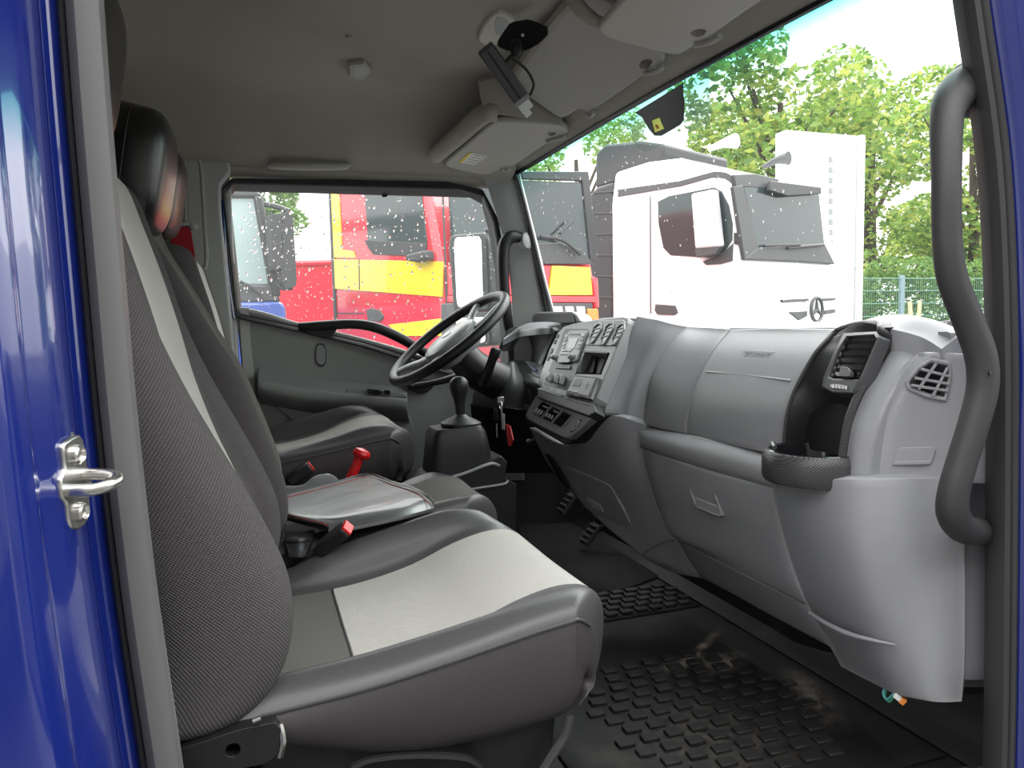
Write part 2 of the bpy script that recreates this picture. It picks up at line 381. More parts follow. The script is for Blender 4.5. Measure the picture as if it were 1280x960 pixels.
# far rear-door-edge seal / painted flange
def sweepxz(name, path, prof, m, parent=None):
    """profile (offsets dx, dy) carried along path points"""
    vs = []; fs = []; n = len(prof)
    for p in path:
        for a, b in prof: vs.append(V((p.x+a, p.y+b, p.z)))
    for i in range(len(path)-1):
        for k in range(n): fs.append((i*n+k, i*n+(k+1) % n, (i+1)*n+(k+1) % n, (i+1)*n+k))
    fs += [tuple(range(n)), tuple(range(len(vs)-n, len(vs)))]
    return mesh(name, vs, fs, m, parent)
struct(box('wall_left', (.45, 1.70, .22), (1.70, .04, .50), 'rubber', None, .01))
# ---- near B-pillar: painted jamb, weatherstrip
edge = PY([(122, 0), (133, 150), (150, 350), (165, 520), (190, 740), (222, 960)], 0)
edge = [edge[0]+(edge[0]-edge[1])*1.9]+edge+[edge[-1]+(edge[-1]-edge[-2])*1.1]
epath = spline(edge, 5)
jamb = [(-.02, .02), (-.026, .002), (-.037, -.006), (-.0395, -.016), (-.037, -.022), (-.036, -.040), (-.040, -.062), (-.047, -.085), (-.052, -.092), (-.054, -.100), (-.052, -.106), (-.058, -.122),
        (-.066, -.131), (-.085, -.136), (-.30, -.14), (-.30, -.10), (-.10, -.09), (-.08, .02)]
bp_ = struct(sweepxz('trim_1', epath, jamb, 'blue'))
sweepxz('weatherstrip', epath, [(0, .03), (.003, .012), (.001, -.003), (-.006, -.009), (-.016, -.010), (-.023, -.005), (-.026, .004), (-.024, .03)], 'seal', bp_)
sweepxz('seal_lip', epath, [(-.0245, -.004), (-.027, -.008), (-.030, -.003), (-.028, .01)], 'black', bp_)
# inner pillar lining behind the weatherstrip
sweepxz('pillar_lining', epath, [(-.004, .025), (-.004, .06), (-.03, .07), (-.24, .07), (-.24, .05), (-.03, .03)], 'trim', bp_)
# ---- near A-pillar
ae = PY([(1212, 0), (1240, 200), (1250, 400), (1251, 600), (1249, 860), (1247, 960)], .0)
ae = [ae[0]+(ae[0]-ae[1])*1.2]+ae+[ae[-1]+(ae[-1]-ae[-2])*.6]
apath = spline(ae, 5)
ap = struct(sweepxz('trim_2', apath, [(.028, .035), (.028, -.004), (.034, -.012), (.05, -.03), (.11, -.07), (.18, -.07), (.18, .04)], 'blue'))
sweepxz('weatherstrip', apath, [(.022, .04), (.003, .012), (.003, -.004), (.009, -.007), (.013, -.001), (.0145, .004), (.016, -.002), (.020, -.008), (.026, -.006), (.03, .002), (.03, .04)], 'rubber', ap)
low = [(1196, 424), (1252, 415), (1254, 960), (1206, 960), (1206, 700)]
panel('pillar_foot', [[P(u, v, y=.085) for u in us] for v, us in ((418, (1188, 1222, 1262)), (520, (1204, 1228, 1262)), (690, (1206, 1230, 1262)), (800, (1206, 1230, 1262)), (857, (1206, 1230, 1262)))], 'dash', ap, (0, .02, 0), 4, 4)
panel('kick_panel', [[P(u, v, y=.062) for u in us] for v, us in ((682, (1202, 1228, 1255)), (760, (1203, 1228, 1255)), (796, (1203, 1228, 1255)), (848, (1205, 1228, 1255)))], 'dash', ap, (0, .03, 0), 3, 4)
slab('pillar_lining', [V((.955, .05, 1.25)), V((1.0, .05, .95)), V((1.03, .05, .66)), V((1.12, .05, .66)), V((1.07, .05, 1.25))], (0, -.03, 0), 'black', ap, .004)

# ================================================================== DRIVER'S DOOR (far side)
dr = thing('door_1', P(300, 560, y=1.66), 'grey driver door with black grab bar, armrest and rain-wet window', 'door'); struct(dr)
DY = 1.655
sill = [(296, 384), (330, 391), (372, 404), (455, 424), (520, 443), (600, 470), (650, 486)]
def drow(f, us=(0, 1, 2, 3, 4, 5, 6)):
    return [P(u, v+f, y=DY) for u, v in sill]
bot = [(318, 600), (345, 600), (390, 600), (470, 600), (540, 600), (610, 600), (655, 600)]
rows = []
for t, dy in ((0, .012), (.03, .0), (.1, 0), (.35, .004), (.6, .006), (1, .004)):
    rows.append([P(s[0]+(b[0]-s[0])*t, s[1]+(b[1]-s[1])*t, y=DY+dy) for s, b in zip(sill, bot)])
panel('door_card', rows, 'doorp', dr, (0, .04, 0), 4, 5)
# bright rolled sill strip
tube('sill_strip', [P(u, v+2, y=DY+.004) for u, v in sill], .008, 'trim', dr, 10, 5)
# shut line piece beside the hinge pillar
panel('rear_return', [[P(299+i*4+k*t, 386+t*4.0, y=DY-.004) for i in (0, 1, 2, 3)] for t, k in ((0, .2), (12, .25), (28, .3), (45, .32))], 'trim', dr, (0, .03, 0), 3, 3)
# armrest and dark door pocket
at = [(324, 474), (350, 480), (375, 485), (430, 491), (480, 496), (508, 499)]
arm = [[P(u, v-14, y=DY+.003) for u, v in at], [P(u, v-4, y=DY-.03) for u, v in at], [P(u, v, y=DY-.062) for u, v in at],
       [P(u, v+5, y=DY-.068) for u, v in at], [P(u, v+14, y=DY-.062) for u, v in at], [P(u+2, v+24, y=DY-.03) for u, v in at], [P(u+3, v+30, y=DY) for u, v in at]]
panel('armrest', arm, 'doorp', dr, (0, .02, 0), 4, 5)
pk = [(326, 478), (430, 500), (505, 512), (512, 560), (440, 560), (395, 543), (365, 525), (340, 503)]
slab('door_pocket', spline(PY(pk, DY-.004), 4, True), (0, .02, 0), 'doorp', dr, .003)
slab('switch_plate', rrect(PY([(432, 484), (505, 491), (510, 497), (436, 493)], DY-.058), 3, .2), (0, .012, -.004), 'doorp', dr, .002)
for a, b in ((459, 477), (480, 488)):
    slab('window_switch', rrect(PY([(a, 486+(a-459)*.08), (b, 488), (b, 494), (a+1, 493)], DY-.0665), 2, .2), (0, .01, 0), 'gloss', dr, .001)
slab('door_plug', rrect(PY([(395, 430), (407, 432), (407, 457), (395, 455)], DY-.004), 5, .45), (0, .01, 0), 'doorp', dr, .001)
ring('plug_gap_shade', rrect(PY([(394, 428), (408, 430), (408, 459), (394, 457)], DY-.003), 5, .45), rrect(PY([(395, 430), (407, 432), (407, 457), (395, 455)], DY-.003), 5, .45), (0, .006, 0), 'black', dr)  # shadow line of the gap round the plug, painted as a black ring
# louvre slots low on the door
lv = slab('louvre_panel', rrect(PY([(333, 538), (362, 537), (372, 552), (345, 566), (337, 562)], DY-.006), 2, .15), (0, .01, 0), 'black', dr)
for i in range(6):
    v = 540+i*4; tube('louvre', PY([(336+i*.6, v), (360+i*1.2-(i > 3)*8, v-1)], DY-.010), .0028, 'doorp', lv, 6, 2)
# inner release handle cup
cup = slab('handle_cup', rrect(PY([(503, 476), (545, 474), (541, 486), (530, 492), (515, 490)], DY-.012), 3, .3), (0, .02, 0), 'black', dr, .004)
tube('release_lever', PY([(508, 480), (525, 482), (541, 479)], DY-.022), .006, 'fascia_dk', cup, 8, 4)
# black grab bar along the sill
tube('grab_bar', [P(374, 408, y=DY-.012), P(400, 407, y=DY-.03), P(440, 405, y=DY-.045), P(468, 409, y=DY-.05), P(495, 420, y=DY-.045), P(525, 437, y=DY-.03), P(552, 454, y=DY-.01)], [.012, .015, .015, .016, .016, .015, .012], 'black', dr, 12, 6)
slab('grab_bar_foot', rrect(PY([(373, 404), (425, 407), (412, 424), (404, 423), (376, 412)], DY-.02), 3, .2), (0, .03, 0), 'black', dr, .004)
# window aperture: black run channel, painted flange, pane
inn = [(288, 246), (293, 238), (590, 246), (604, 254), (612, 285), (620, 335), (626, 400), (629, 470), (560, 456), (455, 424), (372, 404), (302, 386)]
outr = [(277, 236), (290, 222), (560, 227), (604, 236), (623, 272), (635, 335), (642, 410), (645, 480), (560, 468), (455, 434), (372, 415), (296, 398)]
mid_ = [tuple((a[i]*.55+b[i]*.45) for i in (0, 1)) for a, b in zip(inn, outr)]
def lp(l, y): return spline(PY(l, y), 1, True)
ring('window_seal', lp(outr, 1.630), lp(mid_, 1.645), (0, .03, 0), 'black', dr, .006)
ring('window_channel', lp(mid_, 1.650), lp(inn, 1.690), (0, .02, 0), 'rubber', dr, .003)
tube('painted_flange', PY([(279, 250), (283, 330), (292, 398)], 1.640), .006, 'blue', dr, 8, 4)
slab('run_catch', rrect(PY([(476, 240), (486, 240), (484, 246), (478, 246)], 1.69), 2, .2), (0, .01, 0), 'black', dr, .002)
wp = tag(slab('window_1', [P(u, v, y=1.705) for u, v in [(284, 234), (600, 240), (616, 270), (634, 400), (636, 480), (560, 466), (372, 412), (296, 394)]], (0, .004, 0), 'door_glass', None, smooth=False), kind='structure')
# rain drops on the outer face of the pane, beyond counting
def drops(name, n, fn, parent, r0, r1, nrm):
    vs = []; fs = []; rnd = random.Random(5); nrm = V(nrm).normalized(); u, s, _ = frame_axes(nrm)
    for _i in range(n):
        c = fn(rnd); r = r0+(r1-r0)*rnd.random()**3; st = 1+rnd.random()*.9; b = len(vs)
        for h, q in ((0, 1), (.35, .8)):
            for k in range(7):
                a = 2*math.pi*k/7; vs.append(c+nrm*(h*r)+u*(math.cos(a)*r*q*st)+s*(math.sin(a)*r*q))
        vs.append(c+nrm*(r*.5))
        for k in range(7): fs += [(b+k, b+(k+1) % 7, b+7+(k+1) % 7, b+7+k), (b+7+k, b+7+(k+1) % 7, b+14)]
    return tag(mesh(name, vs, fs, 'drop', parent, auto=False), kind='stuff')
def dwin(r):
    while True:
        u, v = r.uniform(288, 622), r.uniform(242, 450)
        if v < 388+max(0, u-300)*.25 and (u < 605 or v > 262): return P(u, v, y=1.7101)
drops('rain_drops', 900, dwin, wp, .0012, .0042, (0, 1, 0))
# far A-pillar trim with its grab bar
at_ = struct(panel('trim_3', [[P(u, v, y=y) for u, y in r] for v, r in ((216, ((606, 1.60), (625, 1.585), (643, 1.575))), (235, ((610, 1.62), (628, 1.59), (648, 1.57))), (300, ((630, 1.63), (645, 1.60), (664, 1.57))),
      (350, ((638, 1.635), (655, 1.605), (676, 1.57))), (400, ((641, 1.64), (662, 1.61), (690, 1.57))), (460, ((643, 1.64), (668, 1.61), (706, 1.57))))], 'trim', None, (.03, .03, 0), 4, 4))
tube('glass_edge', [P(u, v, y=1.562) for u, v in ((643, 214), (651, 240), (666, 300), (678, 350), (691, 398), (702, 440))], .009, 'frit', at_, 8, 4)
gb = thing('pillar_grab_handle', P(640, 300, y=1.56), 'black pillar grab handle with grey end cap beside the steering wheel', 'handle')
tube('grip', [P(652, 297, y=1.585), P(640, 296, y=1.58), P(632, 303, y=1.58), P(629, 320, y=1.58), P(630, 360, y=1.58), P(634, 400, y=1.59), P(640, 425, y=1.605)], [.017, .021, .021, .02, .018, .018, .016], 'black', gb, 12, 6)
lathe('end_cap', [(.012, -.004), (.026, 0), (.03, .012), (.027, .03), (.012, .036)], P(654, 302, y=1.595), (.25, -1, .05), 'trim', gb, 20, 1.0, .8)

# ================================================================== PASSENGER DOOR, swung wide open
dh = V((1.06, -.03, 0)); dd = V((.20, -.98, 0)).normalized(); dn = V((-.98, -.20, 0)).normalized()
d2 = thing('door_2', dh, 'blue passenger door standing wide open', 'door'); struct(d2)
def dq(s, z, o=0): return dh+dd*s+dn*o+V((0, 0, z))
slab('door_skin', rrect([dq(s, z) for s, z in ((0, -.05), (.98, -.05), (1.0, .68), (.5, .62), (0, .56))], 3, .05), -dn*.05, 'blue', d2, .01)
slab('door_card', rrect([dq(s, z, .02) for s, z in ((.06, .02), (.92, .02), (.94, .66), (.5, .60), (.06, .54))], 3, .06), -dn*.02, 'doorp', d2, .01)
slab('armrest', rrect([dq(s, z, .07) for s, z in ((.30, .36), (.80, .37), (.80, .30), (.34, .28))], 3, .2), -dn*.05, 'doorp', d2, .012)
tube('window_frame', [dq(0, .56), dq(.10, .95), dq(.22, 1.14), (dq(.5, 1.17)), dq(.97, 1.15), dq(1.0, .68)], .02, 'black', d2, 8, 4)
slab('window_pane', [dq(s, z, -.02) for s, z in ((.02, .57), (.5, .62), (.98, .67), (.95, 1.14), (.24, 1.12), (.10, .93))], -dn*.004, 'door_glass', d2, 0, False)

# ================================================================== WINDSCREEN
def wsx(s, t):   # s 0 far .. 1 near ; t 0 top .. 1 bottom
    y = 1.575+(.045-1.575)*s; b = 1-(2*s-1)**2
    x0 = .832+.018*b; x1 = (.945-.0*s)+.16*b+.05*s
    zt0 = 1.19+.03*s; z = zt0+(.60-zt0)*t
    x0 += .10*s**3; x1 += .06*s**3
    return V((x0+(x1-x0)*(t**1.0), y, z))
ws = struct(panel('window_2', [[wsx(i/16, j/8) for i in range(17)] for j in range(9)], 'wind_glass', None, (.004, 0, .0005), raw=True, r=.0005, closed_back=False))
tube('glass_border', [wsx(i/16, 0)-V((.006, 0, .003)) for i in range(17)], .007, 'frit', ws, 8, 1)
tube('glass_border', [wsx(0, j/8)-V((.003, .0, 0)) for j in range(9)], .006, 'frit', ws, 8, 1)
tube('glass_border', [wsx(1, j/8)-V((.003, .0, 0)) for j in range(9)], .006, 'frit', ws, 8, 1)
cw = struct(panel('trim_5', [[V((wsx(k/12, .9).x+dx, wsx(k/12, .9).y, z)) for k in range(13)] for dx, z in ((.008, .640), (.06, .642), (.13, .632), (.24, .60), (.25, .50))], 'black', None, (0, 0, -.02), 3, 2, closed_back=False))
def wdrop(r):
    s, t = r.uniform(.02, .98), r.uniform(.06, .88); return wsx(s, t)+V((.0045, 0, .001))
drops('rain_drops', 420, wdrop, ws, .001, .0026, (1, 0, .25))
# header lining between ceiling and glass
hd = struct(panel('trim_4', [[wsx(k/12, 0)+V((dx, 0, dz)) for k in range(13)] for dx, dz in ((-.15, .10), (-.10, .072), (-.045, .028), (-.016, .004), (-.006, .0), (.0, .02))], 'head', None, (0, 0, .02), 3, 2, closed_back=False))
# ground of the yard
gd = struct(box('ground', (5, 20, -.95), (120, 120, .3), 'ground', None, 0))
# ================================================================== DASHBOARD
db = thing('dashboard', (1.0, .6, .12), 'grey full-width dashboard with glovebox, centre stack and side air vent', 'dashboard')
def col(l, y): return [P(u, v, y=y) for u, v in l]
def T(c): return [list(r) for r in zip(*c)]
A0 = col([(858, 410), (841, 427), (825, 450), (814, 472), (808, 500), (805, 529)], .80)
A1 = col([(911, 413), (890, 439), (874, 469), (863, 497), (858, 522), (857, 541)], .64)
B0 = col([(913, 413), (892, 439), (876, 469), (865, 497), (860, 522), (859, 541)], .636)
B1 = col([(1047, 413), (1020, 444), (1001, 478), (988, 509), (983, 541), (980, 570)], .315)
def colmix(a, b, t, dx=0): return [p.lerp(q, t)+V((dx, 0, 0)) for p, q in zip(a, b)]
panel('upper_pad', T([A0, colmix(A0, A1, .5, -.004), A1]), 'dash2', db, (.03, 0, 0), 5, 5)
ab = panel('airbag_cover', T([B0, colmix(B0, B1, .33, -.002), colmix(B0, B1, .66, -.002), B1]), 'dash', db, (.03, 0, 0), 5, 5)
# horizontal tear line and embossed wording on the airbag cover
def onpad(u, v):   # point on the airbag cover under a pixel: march along the profile between the two columns
    best = None
    for i in range(len(B0)-1):
        for k in range(12):
            t = k/12
            a = B0[i].lerp(B0[i+1], t); b = B1[i].lerp(B1[i+1], t)
            n = (b-a).cross(B0[i+1]-B0[i]).normalized(); q = PP(u, v, a, n)
            d = abs((q-a).dot((B0[i+1]-B0[i]).normalized()))
            if best is None or d < best[0]: best = (d, q)
    return best[1]
tube('tear_line', [onpad(u, v)+V((-.0005, 0, 0)) for u, v in ((884, 465), (930, 469), (989, 476))], .0022, 'dash', ab, 8, 5)
c0 = onpad(947, 445); ux = (onpad(962, 446)-onpad(932, 444)).normalized(); uy = (onpad(950, 440)-onpad(946, 450)).normalized()
nn = ux.cross(uy); nn = -nn if nn.x > 0 else nn
slab('badge_plate', [c0+ux*a+uy*b+nn*.0022 for a, b in ((-.05, -.011), (.05, -.011), (.05, .011), (-.05, .011))], -nn*.004, 'dash2', ab, .0008)
text('airbag_lettering', 'SRS AIRBAG', c0+nn*.0024, ux, uy, .0155, 'dash', ab, .0006)
# dash top
def glass_x(y, z): return wsx((1.575-y)/1.53, (1.2-z)/.6).x
panel('dash_top', [[V((min(.972, glass_x(y, .69)-.06)+(glass_x(y, .69)-.016-min(.972, glass_x(y, .69)-.06))*t, y, z)) for y in (1.54, 1.3, 1.0, .8, .64, .45, .30)] for t, z in ((0, .684), (.15, .692), (.45, .695), (.75, .693), (1, .686))], 'dash', db, (0, 0, -.03), 4, 5)
# ridge below the pads
rt = [(800, 533), (830, 539), (859, 545), (915, 558), (973, 573)]; rb = [(800, 559), (835, 571), (872, 584), (918, 597), (966, 610)]
def xr(l, x): return [P(u, v, x=x) for u, v in l]
mixp = lambda a, b, t: [(p[0]+(q[0]-p[0])*t, p[1]+(q[1]-p[1])*t) for p, q in zip(a, b)]
panel('padded_ridge', [xr(rt, .852), xr(mixp(rt, rb, .25), .838), xr(mixp(rt, rb, .55), .832), xr(mixp(rt, rb, .85), .834), xr(rb, .842)], 'dash2', db, (.03, 0, 0), 4, 4)
# glovebox lid with recessed pull
gl = T([[P(u, v, x=x) for (u, v), x in zip(l, (.838, .84, .846, .856, .868, .882))] for l in (
   [(804, 563), (808, 586), (815, 612), (823, 636), (838, 667), (850, 677)], [(872, 586), (875, 606), (880, 630), (886, 655), (897, 688), (905, 704)],
   [(918, 599), (921, 620), (926, 645), (932, 670), (943, 703), (951, 727)], [(963, 611), (967, 634), (973, 662), (982, 695), (996, 734), (1005, 754)])])
gb_ = panel('glovebox_lid', gl, 'dash2', db, (.025, 0, 0), 5, 5)
hp = [(858, 599), (890, 610), (900, 645), (870, 632)]
H = [P(u, v, x=.8435) for u, v in hp]
ring('pull_rim', rrect([P(u, v, x=.8405) for u, v in [(857, 597), (891, 609), (902, 647), (869, 634)]], 3, .12), rrect([P(u, v, x=.8465) for u, v in [(862, 603), (887, 612), (896, 640), (872, 630)]], 3, .12), (.012, 0, 0), 'dash2', gb_, .001)
slab('pull_recess', rrect([P(u, v, x=.8445) for u, v in [(860, 601), (889, 611), (898, 642), (871, 632)]], 3, .12), (.004, 0, 0), 'dash2', gb_)
slab('pull_lip', rrect([P(u, v, x=.8425) for u, v in [(868, 622), (896, 633), (900, 645), (870, 632)]], 2, .12), (.01, 0, .006), 'dash', gb_, .002)
# strip below the glovebox
panel('lower_strip', [[P(u, v, x=x) for u, v in l] for l, x in (([(849, 678), (905, 706), (951, 729), (1008, 757)], .884), ([(858, 695), (920, 729), (965, 752), (1022, 784)], .905), ([(875, 721), (935, 752), (985, 780), (1042, 811)], .93))], 'dash2', db, (.03, 0, 0), 4, 4)
# stack side wall
S0 = [P(u, v, x=x) for (u, v), x in zip([(796, 397), (789, 418), (776, 452), (764, 486), (755, 510), (752, 519)], (.885, .865, .835, .80, .775, .768))]
S1 = A0[:-1]+[P(805, 530, y=.80)]
panel('stack_side', T([S0, colmix(S0, S1, .35, .006), colmix(S0, S1, .7, -.004), [p+V((.004, .004, 0)) for p in S1]]), 'dash', db, (.03, .02, 0), 5, 5)
# knee panel under the stack
K = [[(662, 535, .745), (711, 557, .757), (757, 522, .772), (804, 532, .845)], [(682, 575, .785), (722, 582, .795), (766, 562, .80), (802, 562, .845)],
     [(705, 605, .815), (738, 614, .825), (778, 600, .83), (808, 594, .853)], [(747, 648, .85), (767, 646, .858), (794, 638, .862), (820, 634, .868)],
     [(800, 692, .885), (812, 685, .886), (827, 678, .884), (842, 674, .885)]]
kp = panel('knee_panel', [[P(u, v, x=x) for u, v, x in r] for r in K], 'dash', db, (.03, 0, 0), 5, 5)
panel('knee_foot', [[P(u, v, x=x) for u, v, x in r] for r in [[(798, 692, .887), (812, 686, .888), (827, 679, .886), (845, 676, .887)], [(815, 703, .90), (830, 702, .90), (845, 698, .905), (860, 699, .91)], [(832, 711, .915), (846, 715, .92), (860, 719, .925), (875, 722, .93)]]], 'dash', db, (.03, 0, 0), 4, 4)
def onk(u, v, k=-.003):   # on the flat of the knee panel
    p0 = P(722, 582, x=.795); n = (P(766, 562, x=.80)-p0).cross(P(767, 646, x=.858)-p0).normalized(); q = PP(u, v, p0, n); return q+V((k, 0, 0))
tr = slab('ashtray_door', rrect([onk(u, v, -.004) for u, v in [(700, 579), (764, 606), (795, 664), (733, 636)]], 3, .1), (.02, 0, 0), 'dash2', kp, .002)
slab('door_notch', rrect([onk(u, v, -.0055) for u, v in [(735, 622), (752, 630), (757, 641), (742, 634)]], 2, .15), (.004, 0, 0), 'trim', tr, .001)
slab('side_slot', rrect([onk(u, v, -.004) for u, v in [(681, 566), (691, 574), (712, 612), (703, 603)]], 2, .15), (.01, 0, 0), 'black', kp, .001)
# ------------------------------------------------------------------ centre stack fascia
a_, b_, c_ = P(671, 487, x=.745), P(741, 505, x=.745), P(784, 397, x=.865)
FN = (b_-a_).cross(c_-a_).normalized(); FN = -FN if FN.x > 0 else FN       # towards the cab
def fs_(u, v, o=0): return PP(u, v, a_+FN*o, FN)
def fpoly(name, l, o, th, m, parent, bev=.0015, r=None, n=3):
    pts = [fs_(u, v, o) for u, v in l]
    return slab(name, rrect(pts, n, r) if r else pts, -FN*th, m, parent, bev)
fas = [(671, 487), (676, 466), (687, 436), (697, 416), (704, 408), (716, 404), (738, 400), (754, 397), (780, 395), (785, 397), (784, 403), (766, 447), (746, 497), (741, 504), (706, 496)]
cs = thing('centre_stack', fs_(706, 500), 'grey centre console stack with radio, heater knobs and round vents', 'console'); db_parts = cs
cs.parent = db; cs.location = fs_(706, 500)-db.location
for k in ('label', 'category'): del cs[k]
fp_ = fpoly('fascia_plate', fas, 0, .035, 'fascia', cs, .004)
slab('fascia_side', [fs_(784, 398, -.006), fs_(793, 398, -.03), fs_(752, 520, -.03), fs_(741, 507, -.006)], V((.02, .01, 0)), 'fascia_dk', cs, .003)
slab('stack_under', [fs_(u, v, .001) for u, v in [(672, 485), (706, 495), (741, 503), (745, 515), (735, 520), (671, 497)]], -FN*.03, 'fascia_dk', cs, .003)
# radio / heater column (sunk dark bay)
bay = fpoly('control_bay', [(706, 411), (736, 411), (713, 489), (679, 481)], .0012, .004, 'fascia_dk', cs, 0, .06)
fpoly('radio', [(711, 413), (734, 413), (720, 452), (695, 451)], .006, .006, 'fascia', bay, .0015, .08)
fpoly('radio_display', [(712, 422), (723, 422), (717, 436), (708, 436)], .0072, .003, 'lcd', bay, .0005)
fpoly('cd_slot', [(712, 417), (730, 417), (729, 418.5), (711, 418.5)], .0075, .003, 'gloss', bay)
for i in range(4):
    v = 417+i*5
    fpoly('radio_button', [(727-i*1.7, v), (731-i*1.7, v), (729.5-i*1.7, v+3.6), (725.5-i*1.7, v+3.6)], .0082, .003, 'silver' if i % 2 == 0 else 'button', bay, .0005)
    fpoly('radio_button', [(707-i*1.5, v+1), (710-i*1.5, v+1), (708.5-i*1.5, v+4.4), (705.5-i*1.5, v+4.4)], .0082, .003, 'silver' if i % 2 == 0 else 'button', bay, .0005)
for r_ in range(2):
    for i in range(5): fpoly('preset_key', [(702+i*2.5-r_*1.6, 436+r_*4), (704+i*2.5-r_*1.6, 436+r_*4), (702.8+i*2.5-r_*1.6, 439+r_*4), (700.8+i*2.5-r_*1.6, 439+r_*4)], .0085, .003, 'silver', bay, .0004)
fpoly('cassette_flap', [(699, 447), (714, 447), (711, 453), (696, 453)], .0085, .004, 'button', bay, .0008, .12)
for u in (694, 716): lathe('radio_knob', [(.0085, 0), (.0085, .010), (.007, .013), (.001, .014)], fs_(u, 447, .004), FN, 'button', bay, 14)
fpoly('heater_strip', [(696, 456), (713, 457), (712, 461), (694, 460)], .005, .004, 'fascia_dk', bay, .0006)
for i, u in enumerate((688, 696, 703)):
    kx = lathe('heater_knob', [(.012, 0), (.0125, .006), (.011, .012), (.001, .013)], fs_(u, 472+i*1.6, .003), FN, 'button', bay, 18)
    up_ = (fs_(700, 455)-fs_(694, 472)).normalized(); X = up_; Z = FN; Y = Z.cross(X)
    box('knob_grip', fs_(u, 472+i*1.6, .018), (.026, .006, .012), 'button', kx, .0015, (X, Y, Z))
    lathe('indicator_dot', [(.0028, 0), (.002, .002), (.0004, .0024)], fs_(685+i*7.5, 485+i*2.2, .002), FN, 'white', bay, 8)
tube('lower_edge_chrome', [fs_(672, 486, .003), fs_(701, 495, .003)], .0014, 'silver', cs, 6, 2)
tube('lower_edge_chrome', [fs_(706, 497, .003), fs_(736, 506, .003)], .0014, 'silver', cs, 6, 2)
# left function keys
for u, v in ((697, 420), (694, 427), (690, 438), (688, 443), (685.5, 448)):
    fpoly('function_key', [(u-1.2, v-2.5), (u+1.4, v-2.5), (u, v+2.5), (u-2.6, v+2.5)], .002, .003, 'black', cs, .0005)
# three air outlets
vp = fpoly('outlet_surround', [(748, 400), (779, 400), (782, 403), (767, 431), (763, 432), (733, 431), (732, 428)], .0025, .003, 'fascia', cs, .001)
for i, (t, b) in enumerate((((748, 405), (738, 429)), ((763, 404), (752, 431)), ((777, 405), (766, 431)))):
    w_ = 8.5; sl_ = (b[0]-t[0])/(b[1]-t[1])
    shape = [(t[0]-6, t[1]+3), (t[0]-1, t[1]-1.5), (t[0]+3.4, t[1]-1.5), (t[0]+3.2, t[1]+6), (b[0]+4.5, b[1]-4), (b[0]+1, b[1]), (b[0]-2, b[1]-.5), (b[0]-2.6, b[1]-6), (t[0]-9, t[1]+11)]
    o_ = fpoly('air_outlet', shape, .0035, .002, 'gloss', cs, .0004)
    cen = (sum(p[0] for p in shape)/len(shape), sum(p[1] for p in shape)/len(shape))
    inn_ = [(cen[0]+(p[0]-cen[0])*.84, cen[1]+(p[1]-cen[1])*.84) for p in shape]
    ring('outlet_rim', [fs_(u, v, .0065) for u, v in shape], [fs_(u, v, .0065) for u, v in inn_], -FN*.004, 'button', o_, .0008)
    for k in range(3):
        v = t[1]+4+k*5.2; u = t[0]-2-k*2.4
        fpoly('outlet_blade', [(u-5+k*.6, v+2.4), (u+4.6-k*.5, v), (u+4.6-k*.5, v+.9), (u-5+k*.6, v+3.3)], .005, .002, 'button', o_, .0003)
# storage bay and tachograph-like unit with a usb mark
bayo = [(729, 438), (760, 440), (749, 467), (717, 466)]
cut(fp_, [fs_(u, v, .006) for u, v in bayo], -FN*.037)
bc_ = (739, 453); bf = [fs_(bc_[0]+(u-bc_[0])*.985, bc_[1]+(v-bc_[1])*.985, -.001) for u, v in bayo]; bb = [p-FN*.028 for p in bf]
sb_ = mesh('storage_bay', bf+bb, [(0, 1, 5, 4), (1, 2, 6, 5), (2, 3, 7, 6), (3, 0, 4, 7), (4, 5, 6, 7)], 'fascia_dk', cs, False)
fpoly('bay_back', [(737, 443), (745, 446), (741, 466), (729, 466)], -.022, .004, 'fascia_dk', sb_)
fpoly('bay_lip', [(729.5, 438), (760, 440), (759, 442), (729, 440)], .003, .003, 'fascia_dk', sb_, .0004)
mu = fpoly('media_unit', [(717, 468), (747, 471), (737, 499), (706, 493)], .010, .012, 'fascia_dk', cs, .002, .05)
fpoly('unit_face', [(718, 471), (744, 473), (735, 495), (709, 489)], .0112, .003, 'button', mu, .0006)
fpoly('unit_screen', [(720, 473), (728, 473.5), (724, 483), (715, 482)], .0125, .003, 'lcd', mu, .0005)
for i in range(4): fpoly('unit_key', [(711+i*3, 486+i*.6), (713.4+i*3, 486.4+i*.6), (712.6+i*3, 488.6+i*.6), (710.2+i*3, 488.2+i*.6)], .0125, .003, 'silver', mu, .0004)
tube('usb_mark', [fs_(731, 486, .0126), fs_(734.5, 476, .0126)], .0009, 'silver', mu, 6, 2)
tube('usb_mark', [fs_(732, 483, .0126), fs_(735, 481, .0126), fs_(735.5, 479, .0126)], .0008, 'silver', mu, 6, 2)
tube('usb_mark', [fs_(732.5, 481, .0126), fs_(731.5, 478.5, .0126), fs_(732, 476.5, .0126)], .0008, 'silver', mu, 6, 2)
fpoly('card_slot', [(709, 490), (716, 491.6), (715.6, 492.8), (708.6, 491.2)], .0125, .003, 'gloss', mu); fpoly('card_slot', [(722, 493), (731, 495), (730.6, 496.2), (721.6, 494.2)], .0125, .003, 'gloss', mu)
